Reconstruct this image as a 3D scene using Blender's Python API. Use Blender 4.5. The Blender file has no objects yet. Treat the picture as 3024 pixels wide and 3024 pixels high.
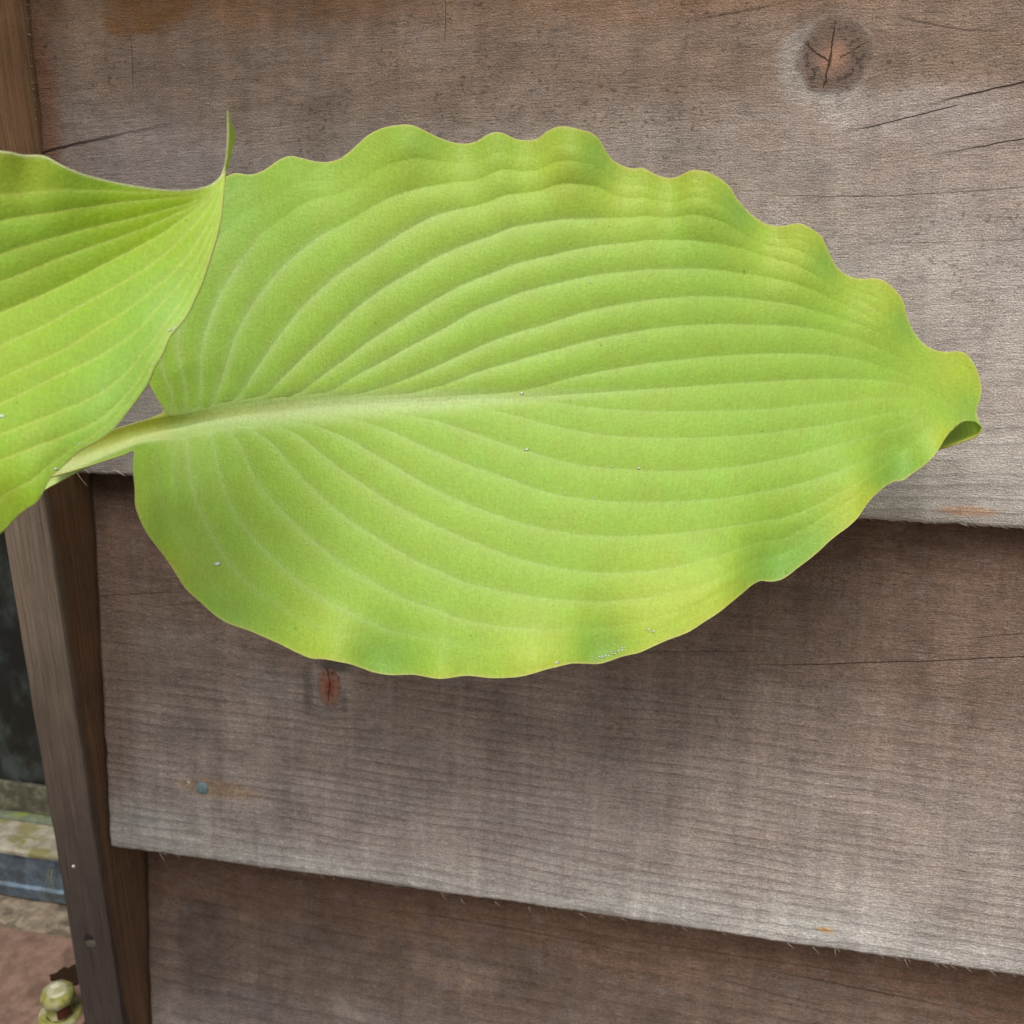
import bpy, math, random
import numpy as np
from mathutils import Matrix, Vector

random.seed(4)
rng = np.random.default_rng(11)
scene = bpy.context.scene
COL = scene.collection

# ------------------------------------------------------------------ camera
# world: X along the fence, Y into the fence, Z up; rows of RC turn (right, down, forward) into world axes
RC = np.array([[0.975902, 0.059174, -0.210031], [0.218084, -0.296910, 0.929668], [-0.007348, -0.953070, -0.302661]])
CAM = np.array([0.084012, -0.371867, 0.121064])
FPX, CPX = 3032.0, 1512.0
cam = bpy.data.cameras.new('camera')
cam.sensor_width = 36.0
cam.lens = 36.0 * FPX / 3024.0
cam.clip_start, cam.clip_end = 0.01, 200.0
cam.dof.use_dof = True
cam.dof.focus_distance = 0.345
cam.dof.aperture_fstop = 21.0
co = bpy.data.objects.new('camera', cam)
COL.objects.link(co)
r_, d_, f_ = RC[:, 0], RC[:, 1], RC[:, 2]
co.matrix_world = Matrix(((r_[0], -d_[0], -f_[0], CAM[0]), (r_[1], -d_[1], -f_[1], CAM[1]), (r_[2], -d_[2], -f_[2], CAM[2]), (0, 0, 0, 1)))
scene.camera = co

# ------------------------------------------------------------------ light: bright overcast
SUN_FROM = np.array([0.04, -0.62, 1.0]); SUN_FROM /= np.linalg.norm(SUN_FROM)
EL = math.asin(SUN_FROM[2]); AZ = math.atan2(SUN_FROM[0], SUN_FROM[1])
world = bpy.data.worlds.new('World'); scene.world = world; world.use_nodes = True
wn = world.node_tree; wn.nodes.clear()
wo = wn.nodes.new('ShaderNodeOutputWorld'); bg = wn.nodes.new('ShaderNodeBackground')
sky = wn.nodes.new('ShaderNodeTexSky'); sky.sky_type = 'NISHITA'; sky.sun_disc = False
sky.sun_elevation = EL; sky.sun_rotation = AZ
sky.dust_density = 4.0; sky.air_density = 1.0; sky.ozone_density = 1.0
hs = wn.nodes.new('ShaderNodeHueSaturation'); hs.inputs['Saturation'].default_value = 0.40
wn.links.new(sky.outputs[0], hs.inputs['Color']); wn.links.new(hs.outputs[0], bg.inputs[0])
bg.inputs[1].default_value = 0.108
wn.links.new(bg.outputs[0], wo.inputs[0])
sl = bpy.data.lights.new('sun', 'SUN'); sl.energy = 1.25; sl.angle = math.radians(32); sl.color = (1.0, 0.96, 0.9)
so = bpy.data.objects.new('sun', sl); COL.objects.link(so)
so.rotation_euler = Vector(-SUN_FROM).to_track_quat('-Z', 'Y').to_euler()
so.location = (-0.5, -1.5, 2.0)
scene.view_settings.view_transform = 'Standard'; scene.view_settings.look = 'None'
scene.view_settings.gamma = 1.0; scene.view_settings.use_curve_mapping = False
scene.view_settings.exposure = 0.5
scene.cycles.max_bounces = 5; scene.cycles.diffuse_bounces = 3; scene.cycles.glossy_bounces = 2

# ------------------------------------------------------------------ helpers
def ray(S):
    S = np.asarray(S, float)
    v = np.stack([(S[..., 0] - CPX) / FPX, (S[..., 1] - CPX) / FPX, np.ones(S.shape[:-1])], -1)
    return v @ RC.T
def on_plane(S, p0, n, h=0.0):
    r = ray(S)
    t = ((np.asarray(p0) - CAM) @ np.asarray(n) + h) / (r @ np.asarray(n))
    return CAM + r * t[..., None]
def onY(S, y):
    return on_plane(np.asarray(S, float), (0, y, 0), (0, 1, 0))

def empty(name, loc=(0, 0, 0)):
    o = bpy.data.objects.new(name, None); COL.objects.link(o); o.location = loc; o.empty_display_size = 0.02
    return o
def mesh_obj(name, verts, faces, mat, parent=None, smooth=True, loc=None, rot=None):
    me = bpy.data.meshes.new(name)
    me.from_pydata([tuple(map(float, v)) for v in verts], [], faces)
    me.update()
    if smooth:
        me.polygons.foreach_set('use_smooth', [True] * len(me.polygons))
    if mat: me.materials.append(mat)
    o = bpy.data.objects.new(name, me); COL.objects.link(o)
    if loc is not None: o.location = loc
    if rot is not None: o.rotation_euler = rot
    if parent: o.parent = parent
    return o
def tag(o, label, cat=None, kind=None, group=None):
    if label: o['label'] = label
    if cat: o['category'] = cat
    if kind: o['kind'] = kind
    if group: o['group'] = group
    return o
def noise1(x, seed=0):
    g = np.random.default_rng(seed).random(4096)
    i = np.floor(x).astype(int); f = x - i; f = f * f * (3 - 2 * f)
    return g[i % 4096] * (1 - f) + g[(i + 1) % 4096] * f - .5
def noise2(x, y, seed=0):
    g = np.random.default_rng(seed).random((256, 256))
    i = np.floor(x).astype(int); j = np.floor(y).astype(int); fx = x - i; fy = y - j
    fx = fx * fx * (3 - 2 * fx); fy = fy * fy * (3 - 2 * fy)
    a = g[i % 256, j % 256] * (1 - fx) + g[(i + 1) % 256, j % 256] * fx
    b = g[i % 256, (j + 1) % 256] * (1 - fx) + g[(i + 1) % 256, (j + 1) % 256] * fx
    return a * (1 - fy) + b * fy - .5
def srgb(r, g, b):
    return tuple(((c / 255) / 12.92 if c / 255 <= .04045 else ((c / 255 + .055) / 1.055) ** 2.4) for c in (r, g, b))

class G:
    """tiny node-graph builder"""
    def __init__(s, name, rough=.8, spec=.25):
        s.m = bpy.data.materials.new(name); s.m.use_nodes = True
        s.t = s.m.node_tree; s.n = s.t.nodes; s.n.clear()
        s.out = s.n.new('ShaderNodeOutputMaterial'); s.b = s.n.new('ShaderNodeBsdfPrincipled')
        s.b.inputs['Roughness'].default_value = rough; s.b.inputs['Specular IOR Level'].default_value = spec
        s.t.links.new(s.b.outputs[0], s.out.inputs[0])
        s.tc = s.n.new('ShaderNodeTexCoord'); s.P = s.tc.outputs['Object']
        sep = s.n.new('ShaderNodeSeparateXYZ'); s.t.links.new(s.P, sep.inputs[0])
        s.x, s.y, s.z = sep.outputs
    def link(s, v, sock):
        if isinstance(v, (int, float)): sock.default_value = v
        elif isinstance(v, tuple): sock.default_value = v if len(v) != 3 or sock.type == 'VECTOR' else v + (1,)
        else: s.t.links.new(v, sock)
    def m_(s, op, a, b=0.0, c=None, clamp=False):
        n = s.n.new('ShaderNodeMath'); n.operation = op; n.use_clamp = clamp
        s.link(a, n.inputs[0]); s.link(b, n.inputs[1])
        if c is not None: s.link(c, n.inputs[2])
        return n.outputs[0]
    def add(s, a, b): return s.m_('ADD', a, b)
    def sub(s, a, b): return s.m_('SUBTRACT', a, b)
    def mul(s, a, b): return s.m_('MULTIPLY', a, b)
    def abs(s, a): return s.m_('ABSOLUTE', a)
    def mx(s, a, b): return s.m_('MAXIMUM', a, b)
    def mn(s, a, b): return s.m_('MINIMUM', a, b)
    def sm(s, v, a, b, lo=0.0, hi=1.0):
        n = s.n.new('ShaderNodeMapRange'); n.interpolation_type = 'SMOOTHSTEP'
        s.link(v, n.inputs[0])
        for i, k in enumerate((a, b, lo, hi)): s.link(k, n.inputs[i + 1])
        return n.outputs[0]
    def vec(s, x, y, z):
        n = s.n.new('ShaderNodeCombineXYZ'); s.link(x, n.inputs[0]); s.link(y, n.inputs[1]); s.link(z, n.inputs[2]); return n.outputs[0]
    def noise(s, sx, sz, off=0.0, detail=3.0, rough=.55, dist=0.0, x=None, z=None, sy=0.0):
        v = s.vec(s.m_('MULTIPLY_ADD', x if x is not None else s.x, sx, off), s.mul(s.y, sy) if sy else off * 1.7, s.m_('MULTIPLY_ADD', z if z is not None else s.z, sz, off * .37))
        n = s.n.new('ShaderNodeTexNoise'); n.inputs['Scale'].default_value = 1.0
        n.inputs['Detail'].default_value = detail; n.inputs['Roughness'].default_value = rough; n.inputs['Distortion'].default_value = dist
        s.t.links.new(v, n.inputs['Vector']); return n.outputs['Fac']
    def mix(s, f, a, b, mode='MIX'):
        n = s.n.new('ShaderNodeMix'); n.data_type = 'RGBA'; n.blend_type = mode
        s.link(f, n.inputs[0]); s.link(a, n.inputs[6]); s.link(b, n.inputs[7]); return n.outputs[2]
    def scale_col(s, c, f):
        n = s.n.new('ShaderNodeVectorMath'); n.operation = 'SCALE'; s.link(c, n.inputs[0]); s.link(f, n.inputs[3]); return n.outputs[0]
    def bump(s, h, dist=.0005, strength=1.0):
        n = s.n.new('ShaderNodeBump'); n.inputs['Strength'].default_value = strength; n.inputs['Distance'].default_value = dist
        s.link(h, n.inputs['Height']); s.t.links.new(n.outputs[0], s.b.inputs['Normal']); return n
    def color(s, c): s.link(c, s.b.inputs['Base Color'])

# ------------------------------------------------------------------ fence boards
class Board:
    def __init__(s, x0, zb, yb, slope, h, length):
        s.x0, s.h, s.length = x0, h, length
        s.th = -math.atan(slope)
        s.o = np.array([x0, yb, zb]); s.up = np.array([0, slope, 1.0]); s.up /= np.linalg.norm(s.up)
        s.nrm = np.array([0, s.up[2], -s.up[1]])
    def loc(s, S):                     # a point of the board's face, in the board's own x, z
        p = on_plane(np.asarray(S, float), s.o, s.nrm) - s.o
        return np.stack([p[..., 0], p @ s.up], -1)

XE = -0.2068
B1 = Board(XE, -0.0008, .0196, .0713, .235, .66)
B2 = Board(XE, -.1900, .0088, .1320, .222, .66)
B3 = Board(XE, -.3800, .0090, .1620, .212, .66)

def wood(name, board, bands, cracks=(), patches=(), knots=(), plugs=(), ring=(230., 1.0, .12), slope=0.0, mould=.5, seed=0.0, left_dark=0.0, ldx=.36, saw=1.0, fibre=1.0):
    """weathered sawn softwood: bands = (z, colour) from the bottom edge up"""
    g = G(name, rough=.85, spec=.2)
    wob = g.sub(g.noise(7, 22, seed, 2), .5)
    zz = g.add(g.m_('MULTIPLY_ADD', g.x, slope, g.z), g.mul(wob, .012))
    for (kx, kz, rx, rz, amp) in knots:                   # the grain flows round a knot
        dx = g.mul(g.sub(g.x, kx), 1 / rx); dz = g.mul(g.sub(g.z, kz), 1 / rz)
        d2 = g.add(g.mul(dx, dx), g.mul(dz, dz))
        push = g.m_('DIVIDE', g.sub(g.z, kz), g.add(d2, .35))
        zz = g.sub(zz, g.mul(push, amp))
    # broad colour
    zn = g.add(g.z, g.add(g.mul(g.sub(g.noise(9, 30, seed + 3, 3), .5), .05), g.mul(g.sub(g.noise(60, 160, seed + 4, 3), .5), .018)))
    col = bands[0][1]
    for (za, ca), (zb, cb) in zip(bands[:-1], bands[1:]):
        col = g.mix(g.sm(zn, za, zb), col, cb)
    for (px, pz, rx, rz, c, f, soft) in patches:
        dx = g.mul(g.sub(g.x, px), 1 / rx); dz = g.mul(g.sub(g.z, pz), 1 / rz)
        d = g.add(g.m_('SQRT', g.add(g.mul(dx, dx), g.mul(dz, dz))), g.mul(g.sub(g.noise(110, 150, seed + 8, 3), .5), .55))
        col = g.mix(g.mul(g.sm(d, 1 + soft, 1 - soft), f), col, c)
    # tone: growth rings, fibres, saw marks, blotches, mould dots
    rw = g.mul(g.sub(g.noise(4, 40, seed + 9, 3), .5), 1.5)
    fr = g.m_('FRACT', g.add(g.mul(zz, ring[0]), rw))
    line = g.m_('POWER', fr, 3.0)
    line = g.mul(line, g.sm(fr, 1.0, .93))
    ringamt = g.mul(g.mul(line, ring[1]), g.sm(g.noise(28, 60, seed + 10, 2), .28, .62, .2, 1.0))
    low = g.sm(g.z, ring[2], ring[2] * .3)
    ringamt = g.mul(ringamt, g.m_('MULTIPLY_ADD', low, .75, .25))
    fib = g.noise(55, 1500, seed + 1, 2, .7, z=zz); fib2 = g.noise(260, 2300, seed + 2, 2, .75, z=zz)
    sawn = g.noise(330, 16, seed + 5, 2, .6); sawb = g.noise(105, 5, seed + 6, 1, .5)
    grit = g.noise(1500, 1800, seed + 7, 2, .75); blot = g.noise(42, 70, seed + 11, 4, .65)
    tone = g.sub(1.03, g.mul(ringamt, .38))
    tone = g.mul(tone, g.m_('MULTIPLY_ADD', fib, .7 * fibre, 1 - .35 * fibre))
    tone = g.mul(tone, g.m_('MULTIPLY_ADD', fib2, 1.3 * fibre, 1 - .65 * fibre))
    tone = g.mul(tone, g.m_('MULTIPLY_ADD', sawn, .5 * saw, 1 - .25 * saw))
    tone = g.mul(tone, g.m_('MULTIPLY_ADD', sawb, .6 * saw, 1 - .3 * saw))
    tone = g.mul(tone, g.m_('MULTIPLY_ADD', grit, 1.7, .15))
    tone = g.mul(tone, g.m_('MULTIPLY_ADD', blot, .8, .6))
    dots = g.mul(g.sm(g.noise(520, 560, seed + 12, 1, .5), .58, .76), g.sm(g.noise(24, 34, seed + 13, 2), .40, .62))
    dots2 = g.mul(g.sm(g.noise(130, 170, seed + 14, 5, .75), .50, .74), g.sm(g.noise(14, 22, seed + 15, 2), .38, .60))
    md = g.mul(g.mx(dots, g.mul(dots2, .8)), mould)
    up = g.sm(g.z, .04, .10, .15, 1.0)
    tone = g.mul(tone, g.sub(1.0, g.mul(md, up)))
    if left_dark: tone = g.mul(tone, g.sm(g.add(g.x, g.mul(g.sub(blot, .5), .1)), 0.0, ldx, 1 - left_dark, 1.0))  # darker left end: weathering plus shade from the plants, put into the tone
    hue = g.noise(75, 95, seed + 16, 2)
    col = g.mix(g.mul(g.sm(hue, .5, .72), .2), col, srgb(148, 126, 112))
    col = g.mix(g.mul(g.sm(hue, .5, .25), .15), col, srgb(136, 136, 136))
    col = g.scale_col(col, tone)
    # knots: hard dark wood with a soft, uneven border
    kcr = None
    for (kx, kz, rx, rz, rim, core, dark, segs, sd) in plugs:
        wx = g.add(g.sub(g.x, kx), g.mul(g.sub(g.noise(190, 190, sd, 3, .6), .5), rx * .55)); wz = g.add(g.sub(g.z, kz), g.mul(g.sub(g.noise(190, 190, sd + 4, 3, .6), .5), rz * .55))
        d = g.m_('SQRT', g.add(g.m_('POWER', g.abs(g.mul(wx, 1 / rx)), 2.0), g.m_('POWER', g.abs(g.mul(wz, 1 / rz)), 2.0)))
        spots = g.mul(g.sm(g.noise(420, 420, sd + 7, 3, .6), .52, .62), g.sm(d, .15, .7))
        kc = g.mix(g.sm(d, .05, .65), core, rim); kc = g.mix(g.mul(spots, .8), kc, dark)
        kc = g.scale_col(kc, g.m_('MULTIPLY_ADD', grit, 1.5, .25))
        rng_ = g.sm(g.abs(g.sub(d, 1.0)), .12, .02)
        col = g.mix(g.sm(d, 1.1, .84), col, kc); col = g.mix(g.mul(rng_, .25), col, srgb(70, 58, 50))
        for (ax, az, bx, bz, w) in segs:
            ab = np.array([bx - ax, bz - az]); l2 = float(ab @ ab)
            qx = g.add(g.sub(g.x, kx + ax), g.mul(g.sub(g.noise(420, 420, sd + 9, 1), .5), .0012)); qz = g.add(g.sub(g.z, kz + az), g.mul(g.sub(g.noise(420, 420, sd + 13, 1), .5), .0012))
            t = g.m_('MULTIPLY_ADD', qx, float(ab[0] / l2), g.mul(qz, float(ab[1] / l2)), clamp=False)
            n = g.n.new('ShaderNodeClamp'); g.t.links.new(t, n.inputs[0]); t = n.outputs[0]
            ex = g.sub(qx, g.mul(t, float(ab[0]))); ez = g.sub(qz, g.mul(t, float(ab[1])))
            dd = g.m_('SQRT', g.add(g.mul(ex, ex), g.mul(ez, ez)))
            mk = g.sm(dd, g.m_('MULTIPLY_ADD', t, -w * .7, w), w * .15)
            kcr = mk if kcr is None else g.mx(kcr, mk)
    if kcr is not None: col = g.mix(g.mul(kcr, .9), col, srgb(48, 30, 20))
    # cracks
    cm = 0.0
    wobn = g.mul(g.sub(g.noise(130, 60, seed + 21, 1), .5), .0010)
    for c in cracks:
        pts = board.loc(np.array(c['p'], float)); vert = c.get('v', False)
        a, b = (pts[:, 1], pts[:, 0]) if vert else (pts[:, 0], pts[:, 1])
        k = np.polyfit(a, b, c.get('deg', 3))
        A, Bc = (g.z, g.x) if vert else (g.x, g.z)
        poly = float(k[0])
        for q in k[1:]: poly = g.m_('MULTIPLY_ADD', poly, A, float(q))
        d = g.abs(g.sub(g.add(Bc, wobn), poly))
        a0, a1 = float(a.min()), float(a.max()); L = (a1 - a0) * c.get('taper', .35)
        tp = 1.0
        if c.get('t0', True): tp = g.sm(A, a0, a0 + L)
        else: tp = g.sm(A, a0 - .003, a0)
        tp1 = g.sm(A, a1, a1 - L) if c.get('t1', True) else g.sm(A, a1 + .003, a1)
        tp = g.mn(tp, tp1)
        w = c.get('w', .0005) * .8
        mask = g.mul(g.sm(d, w, w * .25), tp)
        mask = g.mul(mask, c.get('s', 1.0))
        cm = mask if isinstance(cm, float) else g.mx(cm, mask)
    if not isinstance(cm, float):
        col = g.mix(g.mul(cm, .95), col, srgb(32, 22, 17))
    g.color(col)
    hb = g.add(g.mul(g.noise(200, 1900, seed + 2, 1, .7), .9 * fibre * fibre), g.mul(g.noise(1300, 1500, seed + 7, 1, .7), 1.0))
    g.bump(hb, .0006, .8)
    return g.m

def board_mesh(name, b, mat, parent, seed=0, th=.011, nx=560, nz=26, left_rough=.0006):
    L, H = b.length, b.h
    xs = np.linspace(0, L, nx); zs = np.linspace(0, 1, nz) ** 1.6 * H
    X, Z = np.meshgrid(xs, zs, indexing='ij')
    edge = .0009 * noise1(xs * 40, seed) + .0007 * noise1(xs * 220, seed + 1) + .0006 * noise1(xs * 600, seed + 2)
    Z = Z + edge[:, None] * np.exp(-Z / .004)
    le = left_rough * (noise1(zs * 300 + 7, seed + 5) * 1.2 + noise1(zs * 900, seed + 6))
    X = X + le[None, :] * np.exp(-X / .002)
    Y = .0016 * noise2(X * 9, Z * 6, seed + 3) + .0004 * noise2(X * 50, Z * 200, seed + 4)
    Y = Y + .0012 * np.exp(-(Z / .0016))               # lower arris worn round
    V = np.stack([X, Y, Z], -1).reshape(-1, 3)
    idx = np.arange(nx * nz).reshape(nx, nz)
    F = np.stack([idx[:-1, :-1], idx[1:, :-1], idx[1:, 1:], idx[:-1, 1:]], -1).reshape(-1, 4).tolist()
    loop = list(idx[:, 0]) + list(idx[-1, 1:]) + list(idx[-2::-1, -1]) + list(idx[0, -2:0:-1])
    base = len(V); Bk = V[loop].copy(); Bk[:, 1] = th
    V = np.vstack([V, Bk]); m = len(loop)
    for i in range(m):
        j = (i + 1) % m
        F.append([int(loop[i]), base + i, base + j, int(loop[j])])
    F.append([base + i for i in range(m)])
    o = mesh_obj(name, V, F, mat, parent, loc=tuple(b.o), rot=(b.th, 0, 0))
    return o

def board_y(x, z, seed):
    x = np.atleast_1d(np.asarray(x, float)); z = np.atleast_1d(np.asarray(z, float))
    return .0016 * noise2(x * 9, z * 6, seed + 3) + .0004 * noise2(x * 50, z * 200, seed + 4)
fence = empty('fence_panel', (-.22, .03, -.62))
tag(fence, 'weathered brown overlap fence panel of horizontal boards beside an upright batten', 'fence')
def keep(o, parent):                    # parent without moving
    o.parent = parent; o.matrix_parent_inverse = Matrix.Translation(parent.location).inverted()
    return o

def loc_r(b, S, rx, ry):
    c = b.loc(np.array([S], float))[0]; e = b.loc(np.array([[S[0] + rx, S[1]]], float))[0]; f = b.loc(np.array([[S[0], S[1] - ry]], float))[0]
    return c[0], c[1], abs(e[0] - c[0]), abs(f[1] - c[1])

k1 = loc_r(B1, (2462, 165), 106, 110)
k2 = loc_r(B2, (972, 2030), 34, 58)
PK1 = k1[:4] + (srgb(114, 96, 84), srgb(160, 122, 103), srgb(70, 61, 57), [(-.1 * k1[2], -.15 * k1[3], -.03 * k1[2], .95 * k1[3], .0007), (-.12 * k1[2], -.15 * k1[3], -.85 * k1[2], .36 * k1[3], .0006),
                (-.1 * k1[2], -.15 * k1[3], -.22 * k1[2], -.85 * k1[3], .0008), (.2 * k1[2], -.05 * k1[3], .95 * k1[2], .38 * k1[3], .0004)], 3.3)
PK2 = k2[:4] + (srgb(140, 104, 88), srgb(130, 68, 46), srgb(96, 52, 38), [(-.15 * k2[2], .9 * k2[3], .08 * k2[2], .1 * k2[3], .0007), (.08 * k2[2], .15 * k2[3], -.25 * k2[2], -.95 * k2[3], .0006)], 6.1)
GREY = srgb(178, 171, 163); GREYB = srgb(172, 162, 154); GREYD = srgb(156, 142, 132); BRN = srgb(138, 118, 103); ORB = srgb(134, 102, 76); DKB = srgb(112, 84, 66)

pt1 = []
for S, rx, ry, c, f, soft in [((400, -70), 170, 190, srgb(128, 92, 56), .9, .10),
                              ((250, 60), 60, 200, srgb(150, 130, 112), .5, .3),
                              ((2700, 330), 330, 90, srgb(178, 168, 162), .5, .5),
                              ((2440, 195), 145, 132, srgb(174, 166, 158), .6, .28), ((2600, 180), 110, 90, srgb(128, 109, 95), .75, .35), ((1700, 40), 560, 45, srgb(140, 108, 84), .4, .5), ((2850, 170), 200, 70, srgb(136, 116, 98), .6, .5),
                              ((2860, 1510), 90, 14, srgb(190, 150, 118), .7, .4),
                              ((120, 330), 50, 330, srgb(132, 86, 60), .7, .5),
                              ((450, 480), 210, 130, srgb(168, 158, 154), .45, .5)]:
    pt1.append(loc_r(B1, S, rx, ry) + (c, f, soft))
w1 = wood('weathered_board_wood', B1, [(.0, GREY), (.02, GREY), (.05, GREYB), (.09, GREYB), (.13, GREYD), (.168, BRN), (.174, BRN), (.197, ORB)],
          cracks=[dict(p=[(2474, 386), (2535, 380), (2634, 359), (2734, 333), (2816, 313)], w=.00042, t1=False),
                  dict(p=[(2690, 320), (2774, 300), (2878, 274), (3024, 242), (3200, 205)], w=.0006, t1=False),
                  dict(p=[(2749, 458), (2878, 435), (2956, 422), (3024, 408), (3200, 370)], w=.0004, t1=False),
                  dict(p=[(2387, 282), (2435, 289), (2486, 289), (2520, 282), (2557, 266), (2592, 251), (2626, 245), (2666, 238)], w=.00045, deg=5),
                  dict(p=[(111, 455), (181, 436), (259, 417), (336, 402), (414, 383), (466, 373), (543, 357), (621, 331)], w=.0011, t0=False, taper=.9),
                  dict(p=[(380, 60), (388, 135), (392, 220), (393, 300)], w=.0004, v=True, s=.8, deg=2),
                  dict(p=[(1315, -60), (1315, 60), (1315, 170)], w=.00035, v=True, s=.6, deg=1),
                  dict(p=[(2174, 572), (2360, 572), (2490, 585), (2645, 580), (2800, 564), (3024, 554)], w=.0004, s=.6, t1=False),
                  dict(p=[(2500, 720), (2700, 716), (2850, 712), (3024, 704)], w=.0004, s=.45, t1=False),
                  dict(p=[(2024, 65), (2150, 40), (2290, 12), (2360, -10)], w=.0009, s=.55),
                  dict(p=[(2560, 25), (2700, 60), (2850, 85), (3024, 82)], w=.0007, s=.5)],
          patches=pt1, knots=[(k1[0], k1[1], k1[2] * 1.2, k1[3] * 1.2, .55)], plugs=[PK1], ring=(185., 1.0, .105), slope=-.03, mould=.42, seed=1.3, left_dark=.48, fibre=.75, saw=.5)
pt2 = []
for S, rx, ry, c, f, soft in [((640, 2330), 110, 26, srgb(186, 158, 128), .75, .5), ((960, 2040), 60, 70, srgb(146, 137, 130), .6, .5), ((800, 2030), 90, 50, srgb(146, 142, 136), .5, .5),
                              ((908, 2040), 14, 70, srgb(70, 63, 58), .5, .7), ((1015, 2075), 12, 28, srgb(78, 72, 68), .5, .6), ((985, 1965), 50, 20, srgb(60, 50, 44), .7, .5),
                              ((2435, 2746), 26, 7, srgb(205, 160, 100), .8, .5), ((330, 1900), 60, 500, srgb(140, 112, 96), .5, .5)]:
    pt2.append(loc_r(B2, S, rx, ry) + (c, f, soft))
w2 = wood('weathered_board_wood', B2, [(-.01, srgb(192, 188, 181)), (.004, srgb(184, 179, 172)), (.016, srgb(172, 164, 156)), (.03, srgb(164, 152, 144)), (.06, srgb(154, 140, 131)), (.095, srgb(138, 122, 112)), (.125, srgb(120, 101, 89)), (.15, srgb(114, 94, 82)), (.18, srgb(98, 76, 63))],
          cracks=[dict(p=[(2060, 1966), (2240, 1963), (2490, 1959), (2760, 1949), (3024, 1937), (3200, 1929)], w=.00042, t1=False),
                  dict(p=[(1780, 1930), (2024, 1925), (2300, 1925)], w=.0004, s=.6, deg=2),
                  dict(p=[(2800, 1890), (2900, 1882), (3024, 1870), (3200, 1855)], w=.0004, s=.75, t1=False, deg=2),
                  dict(p=[(300, 1760), (430, 1752), (549, 1745)], w=.0008, s=.5, t0=False, deg=2),
                  dict(p=[(435, 1789), (510, 1786), (585, 1781), (700, 1776)], w=.0007, s=.5, deg=2)],
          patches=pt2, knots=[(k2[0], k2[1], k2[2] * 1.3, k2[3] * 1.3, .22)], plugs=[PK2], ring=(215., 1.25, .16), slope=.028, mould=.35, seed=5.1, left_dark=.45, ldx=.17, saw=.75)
w3 = wood('weathered_board_wood', B3, [(.0, GREY), (.02, GREY), (.05, GREYB), (.11, srgb(116, 99, 89)), (.135, srgb(109, 91, 80)), (.16, srgb(112, 87, 71)), (.2, srgb(104, 77, 60))],  # browner wood, darkened further for shade from surrounding plants
          cracks=[dict(p=[(1000, 2671), (1200, 2690), (1414, 2723), (1725, 2780), (2000, 2842)], w=.0009, s=.45),
                  dict(p=[(2200, 2850), (2464, 2904), (2697, 2950), (2930, 3002)], w=.0009, s=.6),
                  dict(p=[(2050, 2870), (2250, 2925), (2500, 2985)], w=.0008, s=.4, deg=2),
                  dict(p=[(1500, 2720), (1800, 2762), (2100, 2812), (2500, 2870), (3024, 2930)], w=.0008, s=.35)],
          patches=[loc_r(B3, (1330, 2870), 130, 50) + (srgb(142, 122, 108), .5, .5), loc_r(B3, (650, 2960), 200, 60) + (srgb(116, 108, 104), .5, .5), loc_r(B3, (600, 2780), 70, 160) + (srgb(76, 64, 60), .5, .5)],
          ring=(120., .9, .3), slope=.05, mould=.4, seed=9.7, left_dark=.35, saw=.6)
plain = wood('weathered_board_wood', B2, [(.0, GREY), (.03, GREY), (.06, GREYB), (.12, BRN), (.18, DKB)], ring=(190., 1., .12), seed=14.2)

b1 = keep(board_mesh('board', B1, w1, None, 1, left_rough=.0014), fence); b1['label'] = 'top board with a large dark cracked knot'
b2 = keep(board_mesh('board', B2, w2, None, 21), fence); b2['label'] = 'middle board with a small red knot and a nail'
b3 = keep(board_mesh('board', B3, w3, None, 41), fence); b3['label'] = 'lowest visible board, browner and partly sheltered'
B0 = Board(XE, .216, .019, .08, .22, .66); keep(board_mesh('board', B0, plain, None, 61, nx=80, nz=8), fence)
B4 = Board(XE, -.575, .0090, .16, .22, .66); keep(board_mesh('board', B4, plain, None, 71, nx=80, nz=8), fence)

def on_board(b, S):                      # local (x, z) of a point on a board
    return b.loc(np.array([S], float))[0]

# nail and a bit of grit beside it
def lathe(profile, n=28):
    V, F = [], []
    for (r, y) in profile:
        for i in range(n):
            a = 2 * math.pi * i / n; V.append((r * math.cos(a), y, r * math.sin(a)))
    for q in range(len(profile) - 1):
        for i in range(n):
            j = (i + 1) % n; F.append([q * n + i, q * n + j, (q + 1) * n + j, (q + 1) * n + i])
    F.append(list(range(n)))
    F.append([(len(profile) - 1) * n + i for i in range(n)][::-1])
    return V, F
gm = G('galvanised_nail', .55, .4)
gm.color(gm.scale_col(srgb(112, 132, 136), gm.m_('MULTIPLY_ADD', gm.noise(900, 900, 2, 3), .9, .55))); gm.b.inputs['Metallic'].default_value = .35
V, F = lathe([(.00005, -.0011), (.0010, -.0011), (.0027, -.0010), (.0032, -.0006), (.0033, .0002), (.0014, .0006), (.0014, .006)])
nl = mesh_obj('nail', V, F, gm.m); nl.parent = b2
c = on_board(B2, (598, 2328)); nl.location = (c[0], float(board_y(c[0], c[1], 21)[0]) + .0002, c[1]); nl.rotation_euler = (.08, 0, .1)
gp = G('pale_grit', .8); gp.color(srgb(200, 188, 168))
V, F = lathe([(.0002, -.0005), (.0005, -.0004), (.0007, .0), (.0004, .0005)], 8)
gr = mesh_obj('grit', V, F, gp.m); gr.parent = b2; c = on_board(B2, (557, 2311)); gr.location = (c[0], float(board_y(c[0], c[1], 21)[0]), c[1])

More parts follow.
